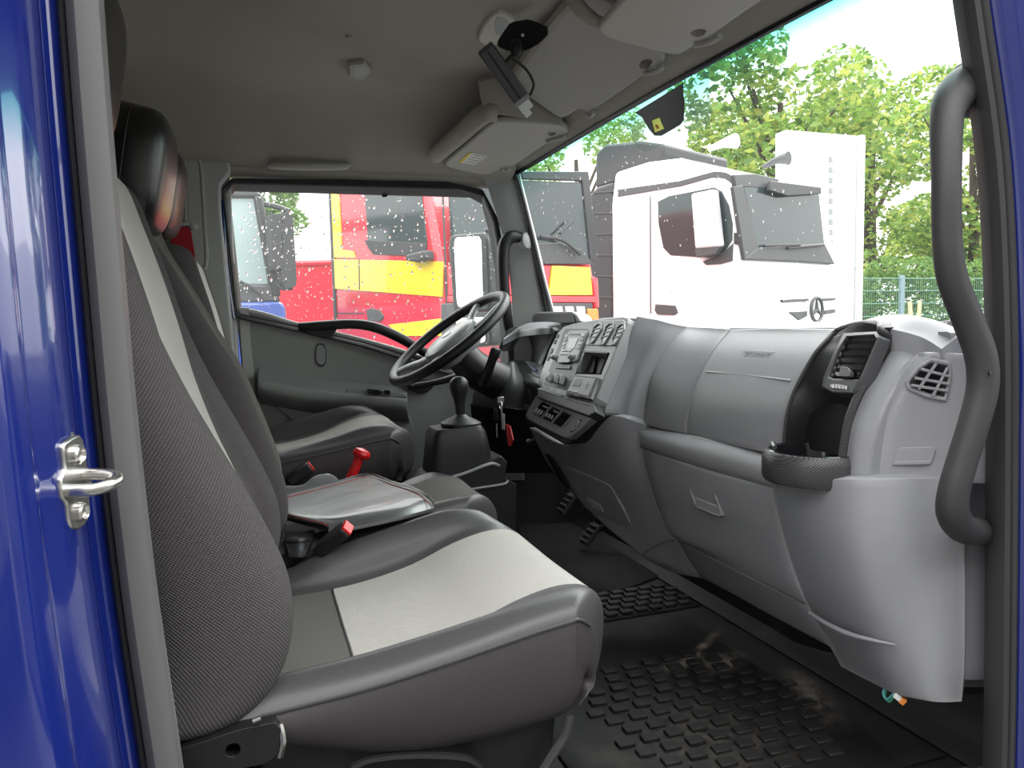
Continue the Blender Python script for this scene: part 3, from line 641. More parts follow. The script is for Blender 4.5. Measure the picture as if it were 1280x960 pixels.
# lower switch shelf
sa, sb2, sc = P(670, 494, x=.742), P(742, 521, x=.742), P(707, 547, x=.715)
SN = (sb2-sa).cross(sc-sa).normalized(); SN = -SN if SN.x > 0 else SN
def sp_(u, v, o=0): return PP(u, v, sa+SN*o, SN)
def spoly(name, l, o, th, m, parent, bev=.001, r=None):
    pts = [sp_(u, v, o) for u, v in l]; return slab(name, rrect(pts, 3, r) if r else pts, -SN*th, m, parent, bev)
sh = spoly('switch_shelf', [(670, 494), (656, 519), (660, 525), (704, 547), (712, 547), (742, 521)], 0, .02, 'fascia', cs, .003)
slab('shelf_skirt', [sp_(u, v, -.018) for u, v in [(668, 494), (655, 521), (659, 529), (705, 556), (715, 555), (757, 519), (745, 515)]], V((.04, 0, .0)), 'black', cs, .004)
for i in range(3):
    o1 = i*13; o2 = i*6.0
    q = spoly('switch', [(678+o1, 502+o2), (688+o1, 506.5+o2), (675.5+o1, 522+o2), (665+o1, 517+o2)], .0015, .003, 'gloss', sh, .0008)
    if i < 2:
        for j in range(3):
            s0 = (668+o1+j*3.2, 514+o2+j*1.5)
            spoly('switch_mark', [(s0[0], s0[1]), (s0[0]+2, s0[1]+1), (s0[0]+4.5, s0[1]-3.4), (s0[0]+3, s0[1]-4.4)], .0022, .002, 'silver', q, .0003)
        spoly('switch_mark', [(679+o1, 506.5+o2), (685+o1, 509+o2), (684+o1, 510.5+o2), (678+o1, 508+o2)], .0022, .002, 'silver', q, .0003)
    spoly('switch_divider', [(689.3+o1, 505.5+o2), (690.3+o1, 506+o2), (676.5+o1, 523+o2), (675.3+o1, 522.5+o2)], .0025, .003, 'fascia', sh, .0005)
so_ = [(719+8.3*math.cos(a)*.62-7.2*math.sin(a)*.55, 532+8.3*math.cos(a)*-.92-7.2*math.sin(a)*.0+3*math.sin(a)) for a in [2*math.pi*k/20 for k in range(20)]]
sk = spoly('power_socket', so_, .0025, .004, 'black', sh, .0006)
cx_ = (719, 532)
def shr(l, f): return [(cx_[0]+(u-cx_[0])*f, cx_[1]+(v-cx_[1])*f) for u, v in l]
ring('socket_ring', [sp_(u, v, .0045) for u, v in shr(so_, .78)], [sp_(u, v, .0045) for u, v in shr(so_, .55)], -SN*.003, 'silver', sk, .0004)
# ------------------------------------------------------------------ right-hand tower: body, vent fascia, cup holder, end cap
c0_ = [(964, 609, .852), (970, 650, .856), (984, 697, .868), (1003, 748, .885), (1040, 810, .925), (1052, 832, .94)]
c1_ = [(1000, 606, .815), (1010, 652, .815), (1022, 700, .825), (1042, 755, .845), (1072, 818, .895), (1085, 849, .92)]
c2_ = [(1058, 602, .808), (1062, 652, .808), (1070, 702, .815), (1083, 760, .835), (1105, 830, .875), (1118, 865, .895)]
c3_ = [(1120, 601, .852), (1122, 652, .85), (1125, 702, .855), (1132, 762, .868), (1142, 832, .885), (1150, 873, .898)]
c4_ = [(1165, 601, .905), (1166, 652, .903), (1167, 702, .903), (1169, 762, .905), (1172, 832, .91), (1175, 876, .918)]
c5_ = [(1203, 601, .947), (1203, 652, .948), (1203, 702, .95), (1203, 762, .952), (1203, 832, .955), (1200, 875, .957)]
panel('tower_body', T([[P(u, v, x=x) for u, v, x in c] for c in (c0_, c1_, c2_, c3_, c4_, c5_)]), 'dash', db, (.04, .03, 0), 5, 5)
# crease low on the tower
tube('tower_crease', [P(1012, 766, x=.868), P(1032, 779, x=.852), P(1060, 792, x=.845), P(1090, 800, x=.848), P(1120, 806, x=.862)], [.003, .004, .004, .003, .001], 'dash', db, 8, 5)
fr_ = [(1112, 409), (1119, 415), (1122, 424), (1114, 438), (1098, 462), (1083, 487), (1067, 523), (1060, 553), (1055, 598)]
er_ = [(1150, 407), (1170, 417), (1166, 438), (1148, 445), (1130, 462), (1110, 496), (1094, 540), (1088, 572), (1084, 598)]
G0 = col(fr_, .165); G1 = col(er_, .122)
G0[0] += V((.05, 0, -.012)); G1[0] += V((.05, 0, 0)); G1[1] += V((.02, 0, 0))
panel('tower_flank', T([G0, colmix(G0, G1, .5, -.006), G1]), 'dash', db, (.03, .0, 0), 4, 5)
# top cap behind the vent
tp = [[P(1047, 413, y=.31), P(1075, 403, y=.26), P(1100, 399, y=.21), P(1127, 401, y=.16), P(1160, 410, y=.12), P(1184, 424, y=.085)]]
tp.append([p+V((.02, 0, .006)) for p in tp[0]]); tp.append([p+V((.04, 0, .004)) for p in tp[0]]); tp.append([p+V((.07, 0, -.008)) for p in tp[0]])
tp[0] = [p+V((-.012, 0, -.012)) for p in tp[0]]
panel('tower_top', tp, 'dash', db, (.0, 0, -.05), 4, 5)
# end cap with demister grille and finger recess
e_ = [[(1087, 590), (1110, 599), (1150, 600), (1196, 601), (1240, 603)], [(1090, 560), (1112, 562), (1150, 563), (1196, 564), (1240, 565)], [(1104, 508), (1122, 510), (1155, 512), (1198, 514), (1240, 516)],
      [(1128, 466), (1142, 468), (1166, 470), (1203, 472), (1240, 474)], [(1148, 445), (1160, 444), (1178, 444), (1206, 446), (1240, 450)]]
def capx(u): return .838+.112*max(0, (u-1087)/113)**.85
ec = panel('end_cap', [[P(u, v, x=capx(u)+(.014 if j == 0 else 0)) for j, (u, v) in enumerate(r)] for r in e_], 'dash', db, (.03, .03, 0), 5, 5)
def cap(u, v, o=0): return P(u, v, x=capx(u)+.001)+V((-.72, -.69, 0))*o
gr = slab('demister_opening', [cap(u, v, .004) for u, v in [(1163, 453), (1184, 457), (1185, 470), (1180, 496), (1160, 491), (1139, 483), (1137, 477), (1150, 462)]], V((.006, .006, 0)), 'gloss', ec, .001)
for q in (((1151, 461), (1186, 470)), ((1143, 472), (1186, 479.5)), ((1139, 481), (1184, 488)), ((1170, 454), (1148, 486)), ((1184, 459), (1166, 494))):
    a, b = q; tube('grille_bar', [cap(a[0], a[1], .008), cap((a[0]+b[0])/2, (a[1]+b[1])/2, .009), cap(b[0], b[1], .008)], .0022, 'dash', gr, 6, 3)
ring('demister_rim', [cap(u, v, .006) for u, v in [(1164, 447), (1188, 452), (1190, 470), (1183, 502), (1158, 497), (1134, 487), (1131, 477), (1147, 458)]],
     [cap(u, v, .005) for u, v in [(1163, 453), (1184, 457), (1185, 470), (1180, 496), (1160, 491), (1139, 483), (1137, 477), (1150, 462)]], V((.008, .008, 0)), 'dash', ec, .002)
fr2 = slab('finger_recess', rrect([cap(u, v, .0045) for u, v in [(1121, 559), (1171, 558), (1164, 580), (1116, 581)]], 4, .2), V((.006, .006, 0)), 'dash2', ec, .001)
slab('recess_floor', rrect([cap(u, v, .0055) for u, v in [(1117, 576), (1165, 575), (1163, 580), (1116, 581)]], 2, .1), V((.005, .005, 0)), 'dash', fr2, .001)
# black vent fascia
L_ = [(1047, 414), (1033, 428), (1019, 444), (1000, 478), (988, 509), (983, 541), (982, 568)]
R_ = [(1103, 412), (1113, 423), (1105, 442), (1079, 487), (1064, 523), (1058, 553), (1054, 580)]
V0 = col(L_, .312); V1 = col(R_, .168); Vt = [(1075, 405), (1075, 424)]
Vm = colmix(V0, V1, .5); dep = (.0, .004, .006, .014, .045, .085, .10)
ctl = T([V0, [p.lerp(q, .18)+V((d*.7, 0, 0)) for p, q, d in zip(V0, V1, dep)], [p+V((d, 0, 0)) for p, d in zip(Vm, dep)], [p.lerp(q, .82)+V((d*.7, 0, 0)) for p, q, d in zip(V0, V1, dep)], V1])
for q_, h_ in ((1, .006), (2, .012), (3, .009)): ctl[0][q_] = ctl[0][q_]+V((0, 0, h_))
vf = panel('vent_fascia', ctl, 'black', db, (.03, 0, 0), 5, 5)
# textured trim edging around it
edge_l = [p+V((-.004, 0, 0)) for p in V0]; edge_r = [p+V((-.004, 0, 0)) for p in V1]
tube('trim_edge', list(reversed(edge_r))+[P(1098, 403.5, y=.19)+V((.0, 0, 0)), P(1075, 404, y=.245), P(1058, 408, y=.285)]+edge_l, [.0062]*6+[.0045]*5+[.003]*5, 'carbon', vf, 8, 5)
va, vb, vc = P(1057, 419, y=.275), P(1094, 420, y=.19), P(1035, 475, y=.275)
VN = (vb-va).cross(vc-va).normalized(); VN = -VN if VN.x > 0 else VN
def vs_(u, v, o=0): return PP(u, v, va+VN*o, VN)
bez = [(1054, 416), (1096, 414), (1100, 421), (1080, 470), (1066, 492), (1040, 491), (1027, 484), (1028, 474), (1042, 440)]
inb = [(1058, 420), (1092, 418), (1095, 423), (1077, 465), (1073, 474), (1042, 473), (1035, 471), (1037, 462), (1047, 438)]
av = slab('air_vent', [vs_(u, v, .010) for u, v in inb], -VN*.004, 'gloss', vf, 0)
ring('vent_bezel', [vs_(u, v, .012) for u, v in bez], [vs_(u, v, .016) for u, v in inb], -VN*.02, 'fascia_dk', av, .002)
for i in range(6):
    t = i/5.4; l0 = (1055-t*18, 427+t*47); l1 = (1093-t*20, 427+t*48)
    slab('slat', [vs_(l0[0], l0[1]-1.0, .016), vs_(l1[0], l1[1]-1.0, .016), vs_(l1[0], l1[1]+1.6, .010), vs_(l0[0], l0[1]+1.6, .010)], -VN*.003, 'fascia_dk', av, .0006)
for i in range(5):
    t = i/5.4; u, v = 1053-t*18, 432+t*47; slab('guide_vane', [vs_(u, v, .0135), vs_(u+2, v, .0135), vs_(u+1, v+5, .0135), vs_(u-1, v+5, .0135)], -VN*.002, 'fascia_dk', av)
slab('slider_tab', rrect([vs_(u, v, .02) for u, v in [(1050, 458), (1059, 458.5), (1063, 464), (1061, 471), (1048, 470), (1049, 465)]], 2, .2), -VN*.008, 'fascia_dk', av, .001)
lv_ = slab('shut_off_wheel', rrect([vs_(u, v, .0145) for u, v in [(1038, 479), (1060, 482), (1059, 487), (1037, 485)]], 3, .25), -VN*.004, 'gloss', av, .0005)
for i in range(5): slab('wheel_rib', [vs_(1040+i*4, 480.3+i*.5, .0158), vs_(1042.4+i*4, 480.7+i*.5, .0158), vs_(1041.6+i*4, 485+i*.4, .0158), vs_(1039.2+i*4, 484.6+i*.4, .0158)], -VN*.002, 'silver', lv_, .0003)
# cup holder
cc = V((.842, .232, 0)); zt = .492; zb = .446
def circ(r, z, n=40, c=cc): return [V((c.x-r*math.cos(2*math.pi*k/n), c.y+r*1.03*math.sin(2*math.pi*k/n), z)) for k in range(n)]
ch = bpy.data.objects.new('cup_holder', None); COL.objects.link(ch); ch.parent = db; ch.location = V((cc.x, cc.y, zb))-db.location
def rings(name, rz, m, parent, close=False):
    n = 40; vs = [];
    for r, z in rz: vs += circ(r, z, n)
    fs = [(i*n+k, i*n+(k+1) % n, (i+1)*n+(k+1) % n, (i+1)*n+k) for i in range(len(rz)-1) for k in range(n)]
    if close: fs.append(tuple(range((len(rz)-1)*n, len(rz)*n)))
    return mesh(name, vs, fs, m, parent)
rings('holder_ring', [(.079, zb-.002), (.082, zb+.004), (.082, zt-.014), (.078, zt-.003), (.074, zt)], 'carbon', ch)
rings('holder_lip', [(.075, zt-.001), (.072, zt+.0015), (.066, zt), (.064, zt-.006), (.062, zt-.02), (.058, zb+.006), (.056, zb+.004)], 'gloss', ch, True)
tube('holder_clip', [V((cc.x-.03, cc.y+.066, zt+.004)), V((cc.x-.046, cc.y+.048, zt+.006)), V((cc.x-.056, cc.y+.03, zt+.003))], .004, 'fascia_dk', ch, 8, 4)
# ------------------------------------------------------------------ driver side: cluster hood, display hood, lower cover
Y0, Y1 = 1.50, 1.215
brow = [[P(630, 424, y=1.51), P(650, 414, x=.80), P(672, 410, x=.81), P(690, 409, x=.845)], [P(633, 420, y=1.525), P(652, 408, y=1.50), P(678, 404, y=1.40), P(702, 404, y=1.32)], [P(640, 416, y=1.54), P(656, 405, y=1.52), P(682, 402, y=1.43), P(712, 402, y=1.33)]]
cl = bpy.data.objects.new('instrument_hood', None); COL.objects.link(cl); cl.parent = db; cl.location = V((.8, 1.35, .5))-db.location
panel('hood_brow', brow, 'dash', cl, (.0, 0, -.02), 4, 5)
panel('hood_cavity', [[P(640, 430, x=.87), P(660, 419, x=.87), P(685, 416, x=.88), P(700, 418, x=.89)], [P(638, 450, x=.87), P(655, 440, x=.88), P(675, 440, x=.88), P(690, 440, x=.87)], [P(640, 470, x=.86), P(652, 466, x=.87), P(665, 466, x=.87), P(680, 470, x=.86)]], 'black', cl, (.02, 0, 0), 4, 4)
ring('hood_frame', rrect([P(u, v, x=.838) for u, v in [(634, 424), (655, 411), (690, 409), (694, 414), (667, 480), (638, 470), (632, 460)]], 3, .15), rrect([P(u, v, x=.848) for u, v in [(641, 428), (660, 416), (685, 414), (688, 418), (664, 472), (643, 463), (639, 455)]], 3, .15), (.04, 0, 0), 'fascia_dk', cl, .004)
panel('tray_lip', [[P(638, 462, x=.76), P(652, 467, x=.755), P(674, 474, x=.755)], [P(638, 470, x=.75), P(652, 477, x=.745), P(672, 484, x=.745)], [P(640, 482, x=.77), P(654, 488, x=.765), P(670, 492, x=.765)]], 'fascia_dk', cl, (.05, 0, 0), 4, 4)
panel('tray_floor', [[P(640, 462, x=.765), P(655, 466, x=.765), P(674, 473, x=.765)], [P(646, 450, x=.85), P(662, 452, x=.85), P(680, 455, x=.85)]], 'fascia', cl, (0, 0, -.01), 3, 3)
# display pod on top
pod = [(664, 405), (664, 395), (668, 390), (714, 389), (720, 393), (726, 403)]
dp = slab('display_pod', rrect([P(u, v, x=.87) for u, v in pod], 3, .15), (.045, 0, -.006), 'dash', cl, .004)
slab('pod_window', rrect([P(u, v, x=.867) for u, v in [(666, 405), (666, 396), (670, 392.5), (712, 391.5), (716, 394), (720, 403)]], 3, .15), (.01, 0, 0), 'black', dp, .001)
# side vent at the far end
sv = slab('side_vent', rrect([P(u, v, y=1.525) for u, v in [(622, 437), (634, 412), (646, 407), (650, 410), (632, 440)]], 3, .2), (.03, .03, 0), 'fascia_dk', cl, .004)
for i in range(4): tube('slat', [P(628+i*3.2, 432-i*5, y=1.521), P(637+i*2.4, 428-i*4.5, y=1.521)], .003, 'silver' if i == 2 else 'black', sv, 6, 2)
panel('column_cover', [[P(598, 470, y=1.42), P(622, 462, y=1.37), P(640, 452, y=1.35), P(650, 460, y=1.36)], [P(592, 490, y=1.42), P(612, 486, y=1.35), P(640, 480, y=1.30), P(660, 488, y=1.31)], [P(590, 505, y=1.43), P(612, 508, y=1.36), P(642, 510, y=1.31), P(662, 515, y=1.32)]], 'fascia_dk', cl, (.03, 0, 0), 5, 5)
panel('lower_cover', [[P(588, 505, y=1.45), P(612, 508, y=1.40), P(645, 505, y=1.36), P(668, 498, y=1.36)], [P(592, 540, y=1.48), P(615, 545, y=1.44), P(645, 545, y=1.42), P(672, 540, y=1.40)], [P(600, 585, y=1.52), P(622, 590, y=1.50), P(650, 590, y=1.48), P(690, 590, y=1.45)]], 'black', cl, (.05, 0, 0), 5, 5)
panel('driver_lower_dash', [[V((.82, 1.60, .57)), V((.81, 1.53, .56)), V((.80, 1.46, .53))], [V((.83, 1.62, .48)), V((.81, 1.53, .47)), V((.80, 1.46, .45))], [V((.90, 1.62, .34)), V((.88, 1.53, .33)), V((.87, 1.46, .32))]], 'black', cl, (.05, 0, 0), 4, 4)
# ================================================================== SEATS
def interp(tab, t):
    if t <= tab[0][0]: return tab[0][1]
    for (a, p), (b, q) in zip(tab, tab[1:]):
        if t <= b: return p+(q-p)*(t-a)/(b-a)
    return tab[-1][1]
def subgrid(name, g, i0, i1, j0, j1, m, parent):
    vs = []; C = j1-j0+1
    for i in range(i0, i1+1): vs += g[i][j0:j1+1]
    fs = [(i*C+j, i*C+j+1, (i+1)*C+j+1, (i+1)*C+j) for i in range(i1-i0) for j in range(C-1)]
    o = mesh(name, vs, fs, m, parent, auto=False)
    # lay the cloth: uv in metres along and across the piece
    off = parent_origin(parent); key = lambda p: (round(p.x, 5), round(p.y, 5), round(p.z, 5)); uvm = {}; jm = (j0+j1)//2; im = (i0+i1)//2
    su = [0.0]
    for i in range(i0, i1): su.append(su[-1]+(g[i+1][jm]-g[i][jm]).length)
    sv = [0.0]
    for j in range(j0, j1): sv.append(sv[-1]+(g[im][j+1]-g[im][j]).length)
    for i in range(i0, i1+1):
        for j in range(j0, j1+1): uvm[key(g[i][j]-off)] = (su[i-i0], sv[j-j0])
    ul = o.data.uv_layers.new(name='uv')
    for lp_ in o.data.loops: ul.data[lp_.index].uv = uvm.get(key(o.data.vertices[lp_.vertex_index].co), (0, 0))
    return o
ZP = [(-.06, .272), (.06, .272), (.11, .276), (.17, .284), (.24, .301), (.30, .325), (.345, .341), (.40, .345), (.437, .334)]
ZS = [(-.06, .272), (0, .276), (.126, .287), (.243, .306), (.349, .325), (.421, .326), (.47, .318)]
ZB = [(-.06, .25), (0, .236), (.087, .208), (.18, .193), (.28, .192), (.37, .206), (.42, .235), (.47, .25)]
KB = [(-.06, .25), (.05, .5), (.12, 1), (.22, 1.1), (.32, .75), (.40, .25), (.46, .0)]
XB = [(.25, -.05), (.268, -.024), (.291, .003), (.32, .018), (.353, .028), (.40, .032), (.458, .015), (.535, -.02), (.617, -.061), (.713, -.099), (.804, -.124), (.88, -.148), (.93, -.165), (.96, -.18)]
def seat(yc, hw, label, dx=0, dz=0, crestn=.012, crestf=.055, light=True, up=None, dback=.0, head=True, hz=0, side='vinyl_dk', top=.93, dxh=0, dzb=0):
    t = thing('truck_seat', (.15+dx, yc, .0), label, 'seat', 'seats across the cab'); k = hw/.24
    xs = [(-.05, 0), (.03, 0), (.105, 0), (.17, 0), (.24, 0), (.31, 0), (.37, 0), (.415, .0), (.440, .012), (.452, .04), (.449, .08), (.438, .112), (.412, .128)]
    ctl = []
    for x, dr in xs:
        zp, zs, zb, kb = interp(ZP, x), interp(ZS, x), interp(ZB, x), interp(KB, x)
        f = 1 if x < .40 else 1-.10*((x-.40)/.055)**2
        prof = [(-.18, zb-.015), (-.222, zb), (-.237, (zb+zs)/2), (-.232, zs), (-.213, zs+.018+.1*(zp-zs)), (-.185, max(zp+crestn*kb, zs+.022)), (-.15, zp), (-.07, zp-.003), (0, zp-.004), (.07, zp-.003), (.15, zp),
                (.176, zp+crestf*.62*kb), (.203, zp+crestf*kb+.002), (.226, zp+crestf*.55*kb-.004), (.236, (zb+zp)/2), (.222, zb)]
        r = []
        for j, (y, z) in enumerate(prof):
            zz = z-dr*(1 if z > zb+.03 else .15) if dr else z
            zz = max(zz, zb-.015)
            # round the front corners in plan
            xx = x-(.05*max(0, (abs(y)-.13)/.107)**2 if x > .36 else 0)*(1 if x > .42 else (x-.36)/.06)
            if x > .36: xx = min(xx, {0: .36, 1: .385, 15: .385}.get(j, xx))
            r.append(V((xx+dx, yc+y*k*f, zz+dz)))
        ctl.append(r)
    n = 4; g = sgrid(ctl, n, n)
    ie = len(g)-1
    subgrid('cushion_side', g, 0, ie, 0, 3*n, side, t); subgrid('cushion_bolster', g, 0, ie, 3*n, 6*n, 'vinyl', t)
    subgrid('cushion_bolster', g, 0, ie, 10*n, 13*n, 'vinyl', t); subgrid('cushion_side', g, 0, ie, 13*n, 15*n, side, t)
    sp_i = 2*n
    subgrid('cushion_rear_panel', g, 0, sp_i, 6*n, 10*n, 'knit2', t)
    subgrid('cushion_panel', g, sp_i, ie, 6*n, 10*n, 'light' if light else 'knit2', t)
    tube('side_piping', [g[i][3*n]+V((0, -.001, .001)) for i in range(2, ie-15, 2)], .0022, 'vinyl', t, 6, 2)
    tube('cross_seam', [g[sp_i][j]+V((0, 0, -.0004)) for j in range(6*n, 10*n+1)], .0022, 'vinyl_dk', t, 6, 1)
    # ---------------- backrest
    zs_ = [.262, .275, .31, .36, .42, .48, .55, .63, .71, .79, .86, .905, top-.004, top+.008]
    ctl = []
    for i, z in enumerate(zs_):
        xb = interp(XB, z)+(interp(up, z) if up else 0); d = .034*min(1, max(0, (.72-z)/.2))+.003; ys = 1; sh = 1
        if i == len(zs_)-1: ys, sh = .80, .5
        if i == len(zs_)-2: ys, sh = .93, .85
        if i == 0: ys, sh = .93, .8
        w = .16
        prof = [(-.20, -.17), (-.235, -.14), (-.246, -.075), (-.238, -.028), (-.208, 0), (-.168, -.010), (-.14, -d), (-.05, -d-.006), (.05, -d-.006), (.14, -d), (.168, -.010), (.208, 0), (.238, -.028), (.246, -.075), (.235, -.14), (.20, -.17)]
        ctl.append([V((xb+dx*1+dback+(-.085+(x+.085)*sh), yc+y*k*ys, z+dzb)) for y, x in prof])
    g = sgrid(ctl, n, n); ie = len(g)-1
    subgrid('backrest_bolster', g, 0, ie, 0, 6*n, 'knit', t); subgrid('backrest_bolster', g, 0, ie, 9*n, 15*n, 'knit2' if not light else 'knit', t)
    subgrid('backrest_panel', g, 0, ie, 6*n, 9*n, 'light' if light else 'knit2', t)
    rear = [[g[i][0], g[i][15*n]] for i in range(len(g))]
    subgrid('backrest_rear', rear, 0, ie, 0, 1, 'vinyl_dk', t)
    mesh('backrest_top', g[ie], [tuple(range(len(g[ie])))], 'knit2', t)
    if head:
        c = V((-.195+dx+dback+dxh, yc, 1.022+hz)); a = math.radians(10)
        X, Y, Z = V((math.cos(a), 0, -math.sin(a))), V((0, 1, 0)), V((math.sin(a), 0, math.cos(a)))
        h = sellip('headrest', c, (.064, min(.135, hw*.80), .108), 'leather', t, .55, .5, (X, Y, Z), 36, 20)
        sg = lambda q, e: math.copysign(abs(q)**e, q); ry = min(.135, hw*.80)
        tube('headrest_seam', [c+Y*(-(math.cos(q)**.55)*ry*1.002)+Z*(sg(math.sin(q), .55)*.108) for q in [-1.0+2.0*i/16 for i in range(17)]], .001, 'vinyl_dk', h, 6, 1)
        for s in (-1, 1): tube('headrest_post', [c+Y*(s*.045)+Z*-.08, c+Y*(s*.045)+V((-.01, 0, -.19))], .006, 'chrome', t, 8, 2)
    return t
MU = [(.26, .0), (.35, .014), (.45, .02), (.53, .03), (.63, .042), (.76, .022), (.83, -.005), (.93, -.01)]
s1 = seat(.35, .24, 'passenger seat with pale grey centre panel, beside the open doorway', dxh=-.016, hz=.025)
# hinge bracket, base and frame of the near seat
bo_ = rrect([P(u, v, y=.098) for u, v in [(222, 938), (300, 912), (343, 903), (351, 912), (348, 944), (330, 956), (222, 975)]], 3, .12); bo_ = [bo_[i].lerp(bo_[(i+1) % len(bo_)], q/4) for i in range(len(bo_)) for q in range(4)]; hc_ = P(291, 938, y=.098)
bi_ = [hc_+V((p.x-hc_.x, 0, p.z-hc_.z)).normalized()*.0075 for p in bo_]
br = ring('hinge_bracket', bo_, bi_, (0, .02, 0), 'black', s1, .002)
tube('recliner_spring', [P(350, 905, y=.105), P(354, 925, y=.10), P(350, 945, y=.105)], .004, 'chrome', br, 8, 4)
tube('bracket_edge', [P(316, 901, y=.095), P(326, 897, y=.095)], .003, 'chrome', br, 8, 2)
slab('seat_base', rrect([V((x, .15, z)) for x, z in ((-.02, .24), (.36, .23), (.34, .03), (.30, .0), (-.02, .0))], 3, .1), (0, .40, 0), 'black', s1, .01)
tube('base_frame', [P(712, 895, y=.13), P(706, 920, y=.13), P(690, 945, y=.13), P(672, 975, y=.13)], .0065, 'rubber', s1, 8, 4)
tube('base_rail', [P(440, 960, y=.13), P(465, 950, y=.13), P(520, 945, y=.13), P(585, 950, y=.13), P(610, 975, y=.13)], .006, 'black', s1, 8, 4)
s2 = seat(.778, .158, 'narrow dark grey middle seat with a black folder lying on it', dz=0, crestn=.0, crestf=.0, light=False, up=MU, side='vinyl_dk', hz=-.038, dxh=.008, dx=-.0)
for ch_ in s2.children:
    if ch_.name.startswith('cushion') or ch_.name.startswith('side_piping') or ch_.name.startswith('cross_seam'): ch_.location.z += .024
s3 = seat(1.33, .24, 'driver seat behind the steering wheel, cushion raised higher', dx=-.06, dz=.10, crestn=.035, crestf=.05, light=True, up=[(.26, .03), (.93, .055)], hz=.02, dback=.045, dzb=-.035)
box('seat_pedestal', (.10, 1.33, .15), (.40, .40, .30), 'black', s3, .02)
box('seat_pedestal', (.05, .775, .13), (.45, .28, .26), 'black', s2, .02)
# ------------------------------------------------------------------ folder, bag and belt buckles on the middle seat
fd = thing('document_folder', P(450, 640, z=.36), 'black vinyl document folder with stitched edges on the middle seat', 'folder')
fr0 = [[(355, 619, 0.368), (395, 609, 0.3693), (430, 600, 0.3731), (462, 593, 0.3766)], [(355, 628, 0.369), (400, 618, 0.3708), (445, 607, 0.3757), (490, 603, 0.3797)], [(355, 640, 0.369), (405, 632, 0.3724), (465, 618, 0.379), (520, 612, 0.382)], [(385, 648, 0.3681), (420, 645, 0.373), (480, 630, 0.3796), (532, 621, 0.3813)], [(409, 654, 0.3668), (440, 648, 0.3712), (495, 636, 0.3772), (539, 627, 0.3751)], [(411, 664, 0.3578), (442, 658, 0.3622), (498, 646, 0.3682), (542, 634, 0.3661)]]
cov = panel('cover', [[P(u, v, z=z) for u, v, z in r] for r in fr0], 'folder', fd, (0, 0, -.006), 5, 5, r=.002)
tube('stitching', [P(u, v, z=z+.001) for u, v, z in [(357, 622, 0.3680), (395, 612, 0.3703), (430, 603, 0.3741), (460, 596, 0.3754), (490, 606, 0.3797), (518, 615, 0.3818), (531, 624, 0.3792), (539, 632, 0.3711)]], .0009, 'stitch', cov, 5, 3)
tube('stitching', [P(u, v, z=z+.001) for u, v, z in [(357, 642, 0.3690), (385, 650, 0.3671), (406, 655, 0.3655), (411, 664, 0.3490)]], .0009, 'stitch', cov, 5, 3)
tube('bound_edge', [P(u, v, z=z) for u, v, z in [(355, 619, 0.3650), (395, 609, 0.3683), (430, 600, 0.3721), (462, 592.5, 0.3736), (490, 602.5, 0.3787), (520, 611.5, 0.3800), (538, 624, 0.3730), (542, 633, 0.3604)]], .0028, 'folder', fd, 6, 3)
slab('pages', rrect([P(u, v, z=z) for u, v, z in [(355, 645, .360), (409, 659, .360), (528, 632, .364), (470, 603, .363), (355, 625, .360)]], 2, .06), (0, 0, -.008), 'black', fd, .002)
bg_ = thing('nylon_bag', P(380, 675, z=.34), 'crumpled dark grey nylon pouch under the black folder', 'bag')
panel('pouch', [[P(u, v, z=z) for u, v, z in r] for r in [[(358, 664, .338), (374, 665, .341), (391, 662, .339)], [(358, 672, .338), (374, 672, .342), (389, 670, .338)], [(360, 680, .334), (374, 680, .338), (386, 678, .334)], [(362, 690, .326), (374, 690, .328), (382, 689, .326)]]], 'bag', bg_, (0, 0, -.008), 5, 5)
tube('zip_fold', [P(360, 676, z=.338), P(374, 676, z=.342), P(386, 674, z=.338)], .004, 'bag', bg_, 8, 4)
def buckle(p0, p1, wdt, label, ang=0):
    p0, p1 = V(p0), V(p1); t = thing('belt_buckle', p0, label, 'buckle', 'seat belt buckles'); d = (p1-p0).normalized(); L = (p1-p0).length
    X = d; Y = (V((0, 1, 0))-X*X.y).normalized(); Z = X.cross(Y)
    box('housing', p0+d*(L/2), (L, .028, wdt), 'black', t, .004, (X, Y, Z))
    box('release_button', p1+d*.001+Z*(0), (.006, .022, wdt*.86), 'red', t, .0015, (X, Y, Z))
    tube('stalk', [p0+d*.01, p0-d*.05], .008, 'rubber', t, 8, 2)
    return t
buckle(P(398, 688, y=.556), P(434, 660, y=.518), .022, 'black belt buckle with red button between passenger and middle seats')
buckle(P(360, 604, y=1.066), P(388, 583, y=1.066), .026, 'black belt buckle with red button beside the parking brake')
hb = thing('parking_brake', P(440, 610, y=1.0), 'parking brake lever with bright red grip beside the driver seat', 'brake lever')
hbp = [P(u, v, y=1.0) for u, v in [(436, 600), (444, 582), (450, 570)]]
tube('grip', [P(437, 602, y=1.0), P(449, 572, y=1.0)], [.0125, .011, .011], 'red', hb, 14, 3)
lathe('push_knob', [(.008, -.012), (.019, -.008), (.0215, 0), (.018, .008), (.006, .012), (.0005, .012)], P(452, 567, y=1.0), P(452, 567, y=1.0)-P(437, 602, y=1.0), 'red', hb, 20)
panel('brake_cover', [[P(u, v, y=y) for u, v in ((357, 607), (378, 606), (392, 596), (408, 592), (420, 597), (428, 612))] for y in (1.035, 1.0, .965)], 'fascia', hb, (0, 0, -.03), 4, 4)
